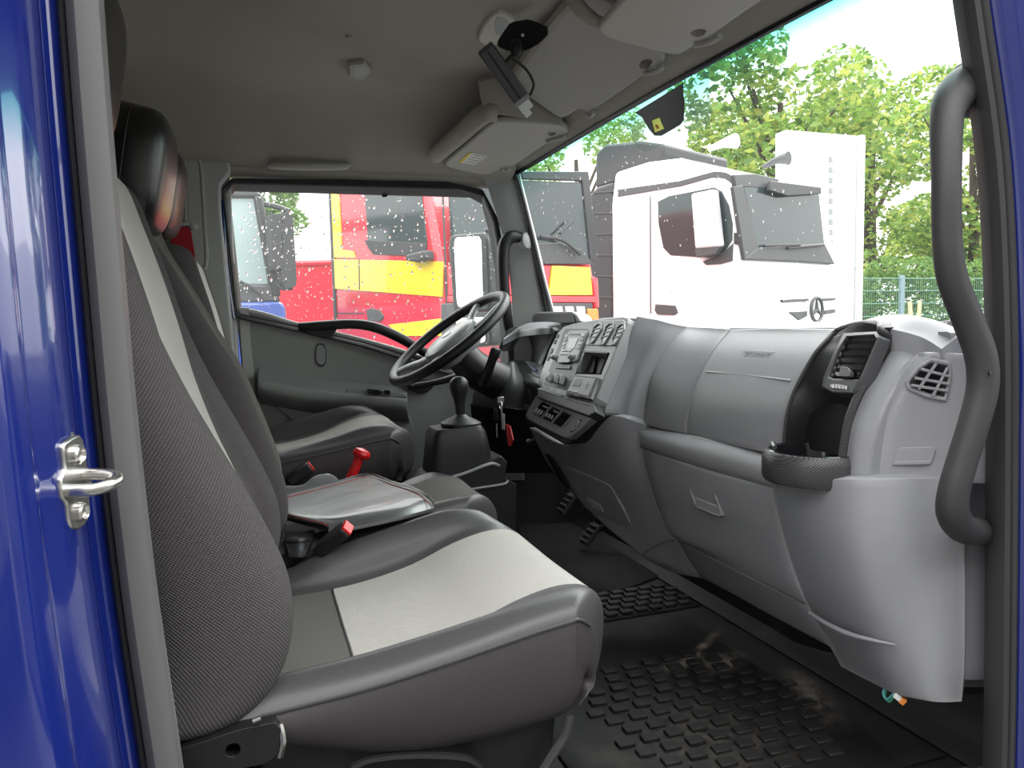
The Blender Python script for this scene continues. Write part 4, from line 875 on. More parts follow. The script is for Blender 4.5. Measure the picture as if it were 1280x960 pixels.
# ------------------------------------------------------------------ gear lever console
gc = thing('gear_lever', (.45, 1.0, .0), 'black gear lever with ball knob on a tall console', 'gear lever')
slab('console_base', rrect([V((x, .942, z)) for x, z in ((.33, .335), (.37, .352), (.46, .362), (.545, .392), (.562, .375), (.555, .338), (.585, .318), (.575, .0), (.33, .0))], 3, .08), (0, .135, 0), 'black', gc, .008)
tb_ = [];
for z, x0, x1, y0, y1 in ((.345, .378, .535, .948, 1.075), (.40, .384, .527, .952, 1.072), (.445, .389, .517, .956, 1.068), (.458, .397, .508, .964, 1.06)):
    tb_.append(rrect([V((x0, y0, z)), V((x1, y0, z+.006)), V((x1, y1, z+.006)), V((x0, y1, z))], 4, .18))
vs = [p for r in tb_ for p in r]; n_ = len(tb_[0])
mesh('console_tower', vs, [(i*n_+k, i*n_+(k+1) % n_, (i+1)*n_+(k+1) % n_, (i+1)*n_+k) for i in range(3) for k in range(n_)]+[tuple(range(3*n_, 4*n_))], 'black', gc)
gt = P(576, 527, y=1.012)
lathe('lever_collar', [(.040, -.024), (.034, -.018), (.036, -.012), (.049, -.008), (.049, -.002), (.034, .006), (.020, .012), (.0125, .018)], gt, (.02, 0, 1), 'black', gc, 28)
lathe('lever_knob', [(.011, .016), (.0125, .04), (.015, .055), (.021, .072), (.0235, .086), (.0215, .099), (.013, .108), (.001, .111)], gt, (-.03, 0, 1), 'black', gc, 24)
panel('console_lip', [[P(u, v, y=y) for u, v in ((522, 600), (536, 594), (548, 599))] for y in (.95, .98, 1.04)], 'doorp', gc, (0, 0, -.015), 4, 4)
tube('tray_edge', [P(545, 603, y=.94), P(580, 592, y=.938), P(612, 580, y=.938), P(624, 582, y=.945)], .004, 'doorp', gc, 8, 4)
tube('tray_edge', [P(575, 614, y=.938), P(605, 609, y=.938), P(630, 605, y=.938), P(635, 601, y=.942)], .003, 'doorp', gc, 8, 4)
# ------------------------------------------------------------------ steering wheel and column
WC = P(561, 422, y=1.33); WN = V((-.60, -.05, .80)).normalized()
sw = thing('steering_wheel', WC-WN*.10, 'black four-spoke steering wheel with grey hub cover', 'steering wheel')
wu, wv, _ = frame_axes(WN)
def wp_(r, a, h=0): return WC+wu*(r*math.cos(a))+wv*(r*math.sin(a))+WN*h
tube('rim', [wp_(.194, 2*math.pi*k/40) for k in range(40)], .0145, 'black', sw, 12, 1, True, 1.0)
hub = []
for h, f in ((-.05, .75), (-.03, .95), (-.005, 1), (.012, .93), (.02, .75), (.0225, .3), (.0226, .02)):
    hub.append([wp_(.082*f*(1+.12*math.cos(2*a)), a, h-.012) for a in [2*math.pi*k/28 for k in range(28)]])
vs = [p for r in hub for p in r]
hb_o = mesh('hub', vs, [(i*28+k, i*28+(k+1) % 28, (i+1)*28+(k+1) % 28, (i+1)*28+k) for i in range(6) for k in range(28)], 'fascia', sw)
lathe('hub_badge', [(.016, 0), (.015, .002), (.0005, .0022)], WC+WN*.0105, WN, 'silver', hb_o, 20)
for a in (.55, -.55, math.pi-.55, math.pi+.55):
    tube('spoke', [wp_(.06, a, -.02), wp_(.11, a, -.016), wp_(.15, a*1.0, -.006), wp_(.19, a, 0)], [.02, .017, .015, .014], 'fascia', sw, 10, 4, flat=.5, upv=WN)
cl0 = WC-WN*.055; cl1 = P(612, 478, y=1.33)
sc = thing('steering_column', cl1, 'dark steering column shroud with stalks and ignition lock', 'steering column')
tube('shroud', [cl0, cl0.lerp(cl1, .5)+V((0, 0, -.004)), cl1+V((.03, 0, -.0))], [.058, .066, .07], 'black', sc, 20, 5, flat=.8)
tube('indicator_stalk', [P(604, 478, y=1.27), P(610, 465, y=1.24), P(617, 445, y=1.22)], [.02, .013, .0125], 'black', sc, 12, 4)
lathe('stalk_knob', [(.0125, -.012), (.0145, -.004), (.0145, .012), (.011, .018), (.001, .019)], P(618, 443, y=1.22), P(620, 436, y=1.22)-P(610, 465, y=1.24), 'black', sc, 16)
tube('wiper_stalk', [P(575, 470, y=1.40), P(545, 478, y=1.46), P(520, 482, y=1.50)], [.012, .009, .009], 'black', sc, 10, 4)
ig = lathe('ignition_lock', [(.026, -.02), (.026, 0), (.022, .006), (.012, .008), (.001, .008)], P(626, 500, x=.685), (-1, -.35, .25), 'fascia_dk', sc, 20)
ks = thing('key_bunch', P(627, 520, x=.66), 'bunch of keys with red tag hanging from the ignition', 'keys')
kp0 = P(626, 501, x=.665)
tube('key_ring', [kp0+V((0, .012*math.cos(a), -.014+.012*math.sin(a))) for a in [2*math.pi*k/16 for k in range(16)]], .0014, 'chrome', ks, 6, 1, True)
box('ignition_key', P(626, 500, x=.667), (.02, .004, .018), 'chrome', ks, .001)
box('key_fob', P(620, 518, x=.66), (.010, .024, .036), 'black', ks, .003)
box('key_blade', P(627, 516, x=.655), (.004, .008, .045), 'chrome', ks, .001)
box('key_plate', P(629, 527, x=.657), (.003, .022, .045), 'silver', ks, .001)
box('key_blade', P(621, 538, x=.658), (.003, .006, .04), 'chrome', ks, .0008)
slab('red_tag', [P(u, v, x=.66) for u, v in [(632, 530), (637, 533), (641, 550), (638, 558), (635, 557)]], (.004, 0, 0), 'red', ks, .0008)
lathe('dash_hook', [(.004, 0), (.004, .02), (.007, .022), (.007, .028), (.001, .03)], P(667, 549, x=.745), (-.8, -.5, -.1), 'chrome', db, 10)
# pens lying in the cluster tray
for i, (a, b) in enumerate((((655, 458), (664, 464)), ((664, 460), (671, 465)))):
    pe = thing('ballpoint_pen', P(a[0], a[1], x=.79), ('slim dark blue pen lying in the instrument tray, nearer the wheel', 'thicker dark blue pen lying in the instrument tray, nearer the radio')[i], 'pen', 'pens in the tray')
    tube('barrel', [P(a[0], a[1], x=.815)+V((0, 0, .004)), P(b[0], b[1], x=.79)+V((0, 0, .004))], .003+.0015*i, 'blueink', pe, 8, 2); tube('tip', [P(b[0], b[1], x=.79)+V((0, 0, .004)), P(b[0]+1.5, b[1]+1, x=.785)+V((0, 0, .004))], [.003, .001], 'gloss', pe, 8, 2)
# ------------------------------------------------------------------ pedals, mats, loose connector
for i, (u, v, z, l) in enumerate(((738, 668, .055, 'worn rubber accelerator pedal near the gear console'), (709, 630, .14, 'rubber brake pedal below the steering column'))):
    c = P(u, v, z=z); pt = thing('foot_pedal', c, l, 'pedal', 'foot pedals')
    X, Y, Z = axz((.5, 0, .6)); box('pad', c, (.075, .05, .014), 'rubber', pt, .004, (X, Y, Z))
    for k in range(4): box('pad_rib', c+X*(-.027+k*.018)-Z*-.009, (.006, .044, .006), 'seal', pt, .001, (X, Y, Z))
    tube('pedal_arm', [c-Z*.006, c+V((.12, 0, .08)), c+V((.22, 0, .25))], .008, 'black', pt, 8, 4)
cm = panel('driver_carpet_mat', [[P(u, v, z=.006) for u, v in r] for r in [[(640, 640), (690, 655), (760, 640)], [(660, 690), (730, 690), (800, 670)], [(690, 735), (765, 738), (832, 716)]]], 'carpet', None, (0, 0, -.006), 4, 4, r=.002)
tag(cm, 'dark grey carpet floor mat below the foot pedals', 'floor mat')
rm = tag(panel('rubber_floor_mat', [[V((x, y, .006)) for x in (.44, .6, .8, .96, 1.012)] for y in (.13, .3, .5, .66, .80)], 'floor', None, (0, 0, -.006), 4, 4, r=.003), 'black rubber floor mat with raised tread blocks before the passenger seat', 'floor mat')
proto = None; rnd = random.Random(3); nb = 0
for i in range(-8, 9):
    for j in range(-8, 9):
        x = .72+i*.046+(.023 if j % 2 else 0)-.10*(j*.035)+.02*math.sin(j*.6); y = .37+j*.035+.10*(x-.72)*(j*.03)
        if (x-.74)**2/.20**2+(y-.38)**2/.225**2 > 1.02 or x > 1.0 or x < .46 or y > .62: continue
        if proto is None:
            proto = box('tread_block', V((0, 0, 0)), (.030, .021, .006), 'block', rm, .0012, bseg=1); proto.location = V((x, y, .0085)); continue
        c = proto.copy(); COL.objects.link(c); c.parent = rm; c.location = V((x, y, .0085+rnd.uniform(-.0008, .0008))); c.rotation_euler.z = -.06+rnd.uniform(-.03, .03)
mm = tag(panel('rubber_floor_mat', [[V((x, y, .005)) for x in (.70, .85, 1.01)] for y in (.815, .89, .975)], 'floor', None, (0, 0, -.005), 3, 3, r=.003), 'small black rubber mat with tread blocks below the centre console', 'floor mat')
for i in range(7):
    for j in range(5):
        c = proto.copy(); COL.objects.link(c); c.parent = mm; c.location = V((.74+i*.040+(.02 if j % 2 else 0), .84+j*.031, .0075))
# dangling connector below the tower
cp = P(1124, 872, x=.90); cn = thing('wire_connector', cp, 'loose white and orange wire connector dangling below the dashboard', 'connector')
X, Y, Z = axz((.5, -.6, -.5)); box('connector_body', cp, (.016, .009, .009), 'white', cn, .0015, (X, Y, Z)); box('connector_lock', cp+X*.006, (.008, .0102, .0102), 'orange', cn, .001, (X, Y, Z))
tube('wire', [P(1118, 866, x=.90), P(1109, 874, x=.905), P(1104, 866, x=.91), P(1108, 855, x=.92)], .0018, 'wirecyan', cn, 6, 5); tube('wire', [P(1119, 868, x=.90), P(1112, 877, x=.905), P(1106, 870, x=.91), P(1110, 856, x=.925)], .0018, 'wiregreen', cn, 6, 5)
# ------------------------------------------------------------------ near grab handle on the A-pillar
gh = thing('entry_grab_handle', P(1190, 655, y=.03), 'thick black curved grab handle on the doorway pillar', 'handle')
gp = [(1244, 96, .062), (1220, 102, .055), (1196, 117, .036), (1184, 145, .014), (1183, 220, -.004), (1184, 300, -.008), (1191, 350, -.008), (1210, 400, -.010), (1226, 445, -.014), (1228, 485, -.014), (1217, 530, -.012), (1203, 575, -.008), (1192, 615, -.004), (1191, 642, .002), (1203, 660, .016), (1225, 665, .036), (1250, 664, .055)]
tube('grip', [P(u, v, y=y) for u, v, y in gp], [.031, .030, .0255, .0195, .017, .0169, .0178, .0183, .0188, .0188, .0183, .0183, .0188, .02, .0205, .0192, .0185], 'rubber', gh, 16, 5)
slab('upper_mount', rrect([P(u, v, y=.035) for u, v in [(1214, 74), (1250, 60), (1256, 142), (1225, 142), (1205, 125)]], 3, .2), (0, .03, 0), 'rubber', gh, .006)
lathe('screw', [(.003, 0), (.0025, .0015), (.0005, .0016)], P(1237, 466, y=-.031), (0, -1, 0), 'gloss', gh, 10)
# ------------------------------------------------------------------ door striker on the painted jamb
sp0 = V((P(62, 605, y=-.055).x+.014, -.055, P(62, 605, y=-.055).z)); SX = V((.95, -.30, 0)).normalized(); SY = V((.30, .95, 0)).normalized(); SZ = V((0, 0, 1))
st = thing('door_striker', sp0, 'worn silver door striker bolted to the blue door jamb', 'striker')
pl = [(-.016, .040), (.010, .044), (.018, .030), (.020, .012), (.026, .004), (.026, -.010), (.020, -.018), (.020, -.032), (.008, -.044), (-.012, -.042), (-.019, -.030), (-.019, -.016), (-.027, -.008), (-.027, .008), (-.019, .016), (-.020, .032)]
pl = [(a*.82, b*.84) for a, b in pl]
slab('base_plate', spline([sp0+SY*a+SZ*b for a, b in pl], 2, True), SX*.006, 'chrome', st, .0015)
slab('shim_plate', spline([sp0-SX*.003+SY*(a*1.12)+SZ*(b*1.05+.001) for a, b in pl], 2, True), SX*.003, 'chrome', st, .001)
tube('striker_loop', [sp0+SY*-.012+SZ*-.004, sp0+SX*.022+SY*-.012+SZ*-.004, sp0+SX*.032+SY*-.006+SZ*-.002, sp0+SX*.034+SY*.006, sp0+SX*.024+SY*.012+SZ*.003, sp0+SY*.012+SZ*.004], .0052, 'chrome', st, 12, 5)
for z in (.022, -.024):
    lathe('bolt_head', [(.0078, .005), (.0078, .009), (.006, .0105), (.005, .008), (.0005, .008)], sp0+SZ*z+SY*.001, SX, 'chrome', st, 12)
# red belt on the far pillar
sbt = thing('seat_belt', P(238, 300, y=1.60), 'red seat belt hanging from the pillar behind the driver seat', 'seat belt')
slab('webbing', [P(u, v, y=1.598) for u, v in [(212, 284), (238, 283), (244, 322), (232, 325), (215, 322)]], (0, .004, 0), 'belt', sbt, .001)
tube('belt_guide', [P(214, 282, y=1.60), P(228, 280, y=1.595), P(242, 281, y=1.60)], .006, 'trim', sbt, 8, 4)
lathe('guide_bolt', [(.012, 0), (.012, .006), (.008, .009), (.0005, .009)], P(242, 283, y=1.60), (0, -1, 0), 'trim', sbt, 14)
# ================================================================== OVERHEAD
def lerp2(a, b, t): return (a[0]+(b[0]-a[0])*t, a[1]+(b[1]-a[1])*t)
def plane3(a, b, c):
    n = (b-a).cross(c-a).normalized(); return a, (n if n.z < 0 else -n)      # normal pointing down into the cab
def visor(name_lab, px, pl, clip_px, hinge_px, extra=None):
    p0, n = pl
    t = thing('sun_visor', PP(px[0][0], px[0][1], p0, n), name_lab, 'sun visor', 'sun visors along the header')
    pts = [PP(u, v, p0, n) for u, v in px]
    sl = slab('pad', spline(pts, 3, True), -n*.016, 'visor', t, .006, bseg=3)
    for c in clip_px:
        a = [PP(u, v, p0+n*.004, n)+V((0, 0, 0)) for u, v in c]
        tube('pivot_arm', a, .0055, 'visor', t, 8, 5)
    return t, p0, n
# driver visor with paper label, overhead console roll
Lf = P(557, 207, y=1.53); Rt = P(627, 152, y=1.12); Rf = P(710, 165, y=1.12)
pl1 = plane3(Lf, Rt, Rf)
t1, p0, n = visor('sun visor with yellow and white warning label above the steering wheel',
   [(558, 204), (575, 190), (600, 168), (616, 155), (628, 152), (660, 153), (700, 157), (709, 162), (709, 167), (700, 170), (690, 176), (670, 189), (645, 206), (632, 212), (624, 213), (612, 218), (600, 218), (575, 213), (560, 209)], pl1, [[(684, 177), (695, 174), (703, 172), (708, 170)], [(626, 212), (633, 214), (639, 210)]], [])
lb = slab('warning_label', [PP(u, v, p0+n*.0012, n) for u, v in [(587, 191), (609, 195), (594, 206), (573, 203)]], -n*.001, 'paper', t1)
slab('label_stripe', [PP(u, v, p0+n*.0018, n) for u, v in [(587, 191), (590, 191.6), (577, 203.6), (573, 203)]], -n*.001, 'yellow', lb)
for k in range(4): slab('label_line', [PP(u, v, p0+n*.0018, n) for u, v in [(593-k*3.4, 193.6+k*2.6), (606-k*3.4, 196+k*2.6), (605-k*3.4, 196.7+k*2.6), (592-k*3.4, 194.3+k*2.6)]], -n*.0008, 'button', lb)
cut([c for c in t1.children if c.name.startswith('pad')][0], spline([PP(u, v, p0+n*.01, n) for u, v in [(684, 171), (692, 170), (695, 172), (688, 175)]], 3, True), -n*.05)
oc = thing('overhead_console', (.66, 1.35, 1.24), 'padded overhead console above the driver sun visor', 'overhead console')
r0, r1 = P(546, 193, y=1.51), P(604, 143, y=1.13)
tube('rear_roll', [r0+V((.01, .02, 0)), r0, r0.lerp(r1, .5), r1, r1+V((.03, -.02, .0))], [.018, .024, .025, .025, .022], 'head', oc, 16, 5)
panel('console_cheek', [[P(601, 103, y=1.10), P(622, 100, y=1.09), P(650, 112, y=1.08), P(680, 130, y=1.07), P(702, 148, y=1.06)], [P(603, 122, y=1.10), P(626, 122, y=1.09), P(652, 128, y=1.08), P(680, 140, y=1.07), P(702, 152, y=1.06)], [P(608, 143, y=1.10), P(630, 144, y=1.095), P(655, 147, y=1.085), P(680, 151, y=1.075), P(700, 156, y=1.065)]], 'head', oc, (0, .012, .012), 4, 5)
slab('console_box', [V((.61, 1.12, 1.242)), V((.61, 1.40, 1.240)), V((.76, 1.40, 1.235)), V((.76, 1.12, 1.238))], (0, 0, .05), 'head', oc, .01)
# centre flap
q0, q1, q2 = P(701, 148, y=1.05), P(829, 76, y=.62), P(640, 108, y=1.05)
pl2 = plane3(q0, q1, q2)
t2, p2_, n2 = visor('wide centre sun visor between the other two visors', [(640, 108), (660, 72), (690, 33), (716, 4), (735, -12), (790, 25), (822, 62), (829, 70), (828, 79), (820, 84), (813, 84), (806, 93), (780, 112), (745, 136), (738, 142), (728, 138), (721, 138), (703, 148), (690, 142), (664, 124)], pl2, [[(806, 92), (815, 91), (824, 87), (830, 82)], [(731, 143), (738, 145), (744, 139)]], [])
cut([c for c in t2.children if c.name.startswith('pad')][0], spline([PP(u, v, p2_+n2*.01, n2) for u, v in [(797, 84), (806, 79), (813, 82), (806, 91), (799, 91)]], 3, True), -n2*.05)
tube('shelf_edge', [PP(636, 106, p2_-n2*.012, n2), PP(660, 70, p2_-n2*.012, n2), PP(690, 30, p2_-n2*.012, n2), PP(720, -5, p2_-n2*.012, n2)], .014, 'head', t2, 8, 4)
# passenger visor
w0, w1, w2 = P(749, 39, y=.53), P(862, 63, y=.53), P(956, 0, y=.22)
w0 = w0-V((0, 0, .0)); pl3 = plane3(w0, w1, w2)
t3, p3_, n3 = visor('pale sun visor beside the open passenger doorway', [(749, 38), (752, 31), (785, -6), (812, -30), (985, -30), (975, -14), (930, 17), (890, 45), (877, 52), (872, 55), (862, 62), (850, 68), (838, 68), (815, 63), (770, 51), (754, 44)], pl3, [[(868, 56), (878, 55), (890, 51), (900, 45)]], [])
cut([c for c in t3.children if c.name.startswith('pad')][0], spline([PP(u, v, p3_+n3*.01, n3) for u, v in [(862, 48), (872, 44), (882, 46), (876, 53), (866, 53)]], 3, True), -n3*.05)
tube('pivot_stem', [P(716, -5, y=.565), P(726, 12, y=.555), P(745, 26, y=.545), P(760, 30, y=.535)], [.014, .014, .011, .009], 'head', t3, 10, 4)
# hanging radio / camera module on its bracket
Z0 = 1.327
hm = thing('ceiling_bracket', P(620, 40, z=1.33), 'cream torn foam plate and black bracket on the ceiling', 'bracket')
slab('foam_plate', spline([P(u, v, z=Z0) for u, v in [(599, 45), (606, 32), (618, 19), (628, 17), (640, 22), (643, 30), (636, 42), (622, 55), (612, 58), (600, 53)]], 3, True), (0, 0, .012), 'cream', hm, .003)
slab('foam_hollow', spline([P(u, v, z=Z0-.0015) for u, v in [(620, 23), (630, 24), (636, 31), (626, 44), (619, 40)]], 3, True), (0, 0, .004), 'trim', hm, .001)
panel('bracket_plate', [[P(u, v, y=y) for u, v, y in r] for r in [[(640, 36, .76), (650, 31, .76), (664, 33, .74), (683, 41, .72)], [(630, 50, .76), (648, 50, .75), (664, 52, .74), (682, 46, .72)], [(625, 59, .76), (638, 64, .75), (656, 63, .74), (672, 56, .72)]]], 'black', hm, (0, .004, .012), 4, 4)
sellip('ball_joint', P(645, 60, y=.73), (.012, .012, .017), 'black', hm, .9, .9)
lathe('bracket_screw', [(.003, 0), (.003, .003), (.0005, .004)], P(653, 44, y=.735), (0, -1, -.4), 'silver', hm, 10)
hd_ = thing('hanging_module', P(630, 90, y=.78), 'dark slim electronic module with white plug hanging from the ceiling bracket', 'module')
d0, d1 = P(608, 62, y=.76), P(650, 122, y=.80); X = (d1-d0).normalized(); n_ = (CAM-d0.lerp(d1, .5)).normalized(); Z = (n_-X*n_.dot(X)).normalized(); Y = Z.cross(X)
box('casing', d0.lerp(d1, .5), ((d1-d0).length+.01, .036, .022), 'fascia_dk', hd_, .004, (X, Y, Z))
box('casing_rib', d0.lerp(d1, .5)+Z*.0115, ((d1-d0).length*.98, .004, .003), 'black', hd_, .001, (X, Y, Z))
box('end_band', d1+X*.004, (.012, .037, .023), 'fascia', hd_, .002, (X, Y, Z))
pg_ = box('white_plug', d1+X*.018-Y*.001, (.024, .028, .018), 'white', hd_, .002, (X, Y, Z)); box('plug_nose', d1+X*.034-Y*.006, (.016, .016, .014), 'white', pg_, .0015, (X, Y, Z))
tube('cable', [P(640, 74, y=.76), P(650, 80, y=.765), P(660, 90, y=.77), P(667, 105, y=.78), P(664, 116, y=.79), P(661, 122, y=.80)], .0028, 'black', hd_, 8, 5)
tube('hanger', [P(645, 66, y=.745), P(637, 72, y=.755), P(632, 80, y=.765)], .004, 'black', hd_, 8, 3)
# map lamp, coat handle
ml = thing('ceiling_switch', P(450, 91, z=1.333), 'small square grey switch on the headliner', 'switch')
slab('switch_body', [P(u, v, z=1.322) for u, v in [(435, 82), (455, 80), (464, 90), (452, 102), (437, 97)]], (0, 0, .013), 'visor', ml, .003)
slab('switch_face', [P(u, v, z=1.3212) for u, v in [(440, 85), (453, 83.5), (459, 90), (451, 97), (441, 94)]], (0, 0, .002), 'trim', ml, .0008)
ah = thing('assist_handle', P(386, 207, y=1.575), 'folded grey assist handle above the driver door window', 'handle')
tube('grip', [P(338, 207, y=1.60), P(346, 207, y=1.575), P(386, 208, y=1.565), P(426, 208, y=1.575), P(434, 207, y=1.60)], [.010, .013, .013, .013, .010], 'visor', ah, 10, 5, flat=.9)
tube('mounting_pad', [P(340, 203, y=1.605), P(386, 203, y=1.60), P(430, 204, y=1.605)], .012, 'head', ah, 8, 3)
# black mirror patch, clear film pocket and toll sticker on the windscreen
def wsp(u, v, o=-.003):
    d = M3 @ cray(u, v)
    best = None
    for k in range(1600):
        t = .9+k*.0015; p = CAM+d*t
        s = (1.575-p.y)/1.53; tt = (1.19+.03*s-p.z)/(.59+.03*s)
        if 0 <= s <= 1 and tt >= -.2:
            q = wsx(s, tt); e = abs(q.x-p.x)
            if best is None or e < best[0]: best = (e, p)
    return best[1]+V((o, 0, 0))
mp = thing('mirror_base_patch', wsp(835, 135), 'black glued base patch at the top of the windscreen', 'patch')
ring('patch', [wsp(u, v, -.008) for u, v in [(797, 141), (830, 121), (858, 104), (857, 112), (859, 130), (858, 150), (854, 156), (830, 170), (822, 170), (815, 162), (806, 147)]],
     [wsp(u, v, -.008) for u, v in [(818, 151), (822, 149.4), (828, 147), (829, 150), (830.5, 154), (833, 159), (834, 161), (827, 164), (822, 166), (821, 163), (819.5, 157)]], (.002, 0, 0), 'frit', mp, .0004)
sk_ = slab('toll_sticker', [wsp(u, v, -.0065) for u, v in [(817, 150), (829, 146), (835, 161.5), (821.5, 167)]], (.0006, 0, 0), 'sticker', mp)
slab('sticker_print', [wsp(u, v, -.0075) for u, v in [(822, 157), (825, 155.5), (828, 160), (825, 162)]], (.0004, 0, 0), 'orange', sk_)
ff = tag(slab('clear_film_pocket', spline([wsp(u, v, -.005) for u, v in [(776, 153), (800, 142), (850, 112), (884, 90), (889, 97), (890, 120), (891, 140), (884, 155), (860, 168), (820, 186), (808, 190), (800, 187), (793, 175), (786, 160)]], 3, True), (.001, 0, 0), 'film', None, smooth=False), 'smoky clear film pocket stuck behind the black patch on the windscreen', 'film pocket')
# ================================================================== OUTSIDE, ON THIS TRUCK
wm = thing('wing_mirror', P(590, 440, y=1.92), 'tall black wing mirror outside the driver window', 'mirror')
def mq(u, v, o=0): return PP(u, v, P(588, 340, y=1.95)+V((-.88, -.47, 0))*o, V((-.88, -.47, 0)))
slab('mirror_housing', rrect([mq(u, v) for u, v in [(560, 294), (604, 290), (609, 300), (613, 388), (566, 392)]], 3, .14), V((.07, .04, 0)), 'black', wm, .008)
slab('mirror_glass', rrect([mq(u, v, .003) for u, v in [(567, 297), (598, 295), (602, 302), (604, 380), (571, 385)]], 3, .14), V((.005, .003, 0)), 'mirror', wm, .001)
slab('wide_angle_housing', rrect([mq(u, v) for u, v in [(564, 394), (612, 391), (614, 432), (570, 436)]], 3, .14), V((.07, .04, 0)), 'black', wm, .008)
slab('wide_angle_glass', rrect([mq(u, v, .003) for u, v in [(569, 398), (606, 396), (607, 428), (574, 431)]], 3, .14), V((.005, .003, 0)), 'mirror', wm, .001)
tube('mirror_arm', [mq(598, 286)+V((.05, .06, 0)), mq(608, 276)+V((.05, .0, 0)), P(622, 268, y=1.80), P(640, 262, y=1.74)], .012, 'black', wm, 8, 5)
tube('mirror_arm', [mq(608, 440)+V((.05, .06, 0)), mq(614, 452)+V((.05, .0, 0)), P(628, 470, y=1.78), P(645, 480, y=1.74)], .012, 'black', wm, 8, 5)
wi = thing('windscreen_wiper', P(1200, 403, x=1.12), 'black windscreen wiper resting at the foot of the glass', 'wiper')
tube('wiper_blade', [P(1150, 409, x=1.16), P(1200, 403, x=1.12), P(1252, 398, x=1.08)], .006, 'black', wi, 8, 4); tube('wiper_arm', [P(1165, 415, x=1.17), P(1215, 408, x=1.13), P(1256, 405, x=1.09)], .007, 'black', wi, 8, 4)
tube('wiper_link', [P(1215, 392, x=1.12), P(1235, 399, x=1.10), P(1252, 392, x=1.09)], .004, 'black', wi, 8, 4)
# ================================================================== THE YARD: PARKED TRUCKS, SIGN PYLON, FENCE, TREES
GZ = -.80
class Rig:
    """side and front planes of a parked cab: corner point, heading angle (to the right and towards this truck)"""
    def __init__(s, cx, cy, th):
        t = math.radians(th); s.c = V((cx, cy, 0)); s.h = V((math.cos(t), -math.sin(t), 0)); s.f = V((math.sin(t), math.cos(t), 0)); s.n = -s.f
    def side(s, u, v, o=0): return PP(u, v, s.c+s.n*o, s.n)
    def front(s, u, v, o=0): return PP(u, v, s.c+s.h*o, s.h)
    def at(s, d, w, z): return s.c-s.h*d+s.f*w+V((0, 0, z))
    def sp(s, name, l, o, th, m, parent, bev=.01, r=None): p = [s.side(u, v, o) for u, v in l]; return slab(name, rrect(p, 3, r) if r else p, -s.n*th, m, parent, bev)
    def fp(s, name, l, o, th, m, parent, bev=.01, r=None): p = [s.front(u, v, o) for u, v in l]; return slab(name, rrect(p, 3, r) if r else p, -s.h*th, m, parent, bev)
    def body(s, name, prof, width, m, parent, bev=.06, w0=0): return slab(name, [s.at(d, w0, z) for d, z in prof], s.f*width, m, parent, bev, bseg=3)
    def wheel(s, d, w, r, parent):
        c = s.at(d, w, GZ+r); o = lathe('wheel', [(r*.55, -.12), (r*.93, -.14), (r, -.10), (r, .10), (r*.93, .14), (r*.55, .12)], c, s.f, 'tyre', parent, 28)
        lathe('wheel_hub', [(r*.55, -.05), (r*.5, -.10), (r*.2, -.12), (.01, -.12)], c, s.f, 't_grey', o, 20)
# ------------------------------------------------------------------ white truck
R = Rig(5.40, 6.60, 68)
wt = thing('white_truck', R.at(0, 0, GZ), 'white heavy truck cab with dark roof line and star grille', 'truck')
R.body('cab_body', [(0, -.35), (-.04, .3), (0, 1.30), (.07, 1.7), (.22, 2.28), (.45, 2.52), (.9, 2.72), (1.4, 2.76), (1.95, 2.72), (2.02, 2.3), (2.02, -.35)], 2.38, 't_white', wt, .07)
R.sp('roof_line', [(772, 237), (850, 226), (893, 214), (906, 215), (920, 222), (919, 233), (906, 224), (893, 221), (850, 233), (772, 246)], .012, .03, 't_grey', wt, .004)
R.fp('roof_shield', [(918, 218), (945, 217), (975, 224), (968, 236), (920, 233)], .02, .06, 't_grey', wt, .01)
R.fp('sun_visor_shield', [(965, 226), (1027, 234), (1027, 242), (985, 245), (962, 238)], .10, .05, 't_dgrey', wt, .01)
wn = R.sp('side_window', [(822, 252), (836, 245), (862, 240), (892, 234), (902, 239), (910, 256), (915, 280), (915, 300), (905, 316), (886, 322), (838, 319), (829, 310), (823, 280)], .012, .03, 't_glass', wt, .004)
R.sp('window_post', [(886, 236), (892, 235), (900, 312), (894, 316)], .02, .02, 't_grey', wn, .003)
R.sp('quarter_corner', [(878, 327), (906, 314), (916, 304), (915, 326), (900, 330), (882, 331)], .015, .03, 't_grey', wt, .004)
R.sp('door_handle', [(819, 380), (844, 382), (847, 391), (842, 394), (821, 393), (818, 388)], .014, .03, 't_grey', wt, .006)
R.sp('door_seam', [(812, 246), (813.5, 246), (814, 392), (812.5, 392)], .004, .01, 't_grey', wt, 0)
R.sp('mirror_mark', [(917, 291), (923, 291), (923, 305), (917, 305)], .02, .03, 't_dgrey', wt, .004)
mr_ = R.sp('rear_view_mirror', [(863, 242), (892, 236), (900, 308), (868, 311)], .16, .12, 't_white', wt, .03)
R.sp('mirror_foot', [(868, 311), (900, 308), (894, 318), (870, 322)], .14, .09, 't_grey', mr_, .01)
R.fp('windscreen', [(929, 231), (1024, 242), (1031, 306), (948, 312)], .015, .04, 't_glass', wt, .01)
R.fp('windscreen_pillar', [(917, 233), (929, 231), (950, 313), (931, 325)], .03, .05, 't_grey', wt, .01)
R.fp('scuttle_panel', [(931, 324), (948, 310), (1031, 304), (1044, 330), (1000, 327)], .035, .06, 't_grey', wt, .01)
for a, b in (((955, 307), (1000, 306)), ((985, 310), (1030, 306))):
    tube('wiper', [R.front(a[0], a[1], .06), R.front(b[0], b[1], .06)], .015, 't_dgrey', wt, 6, 2)
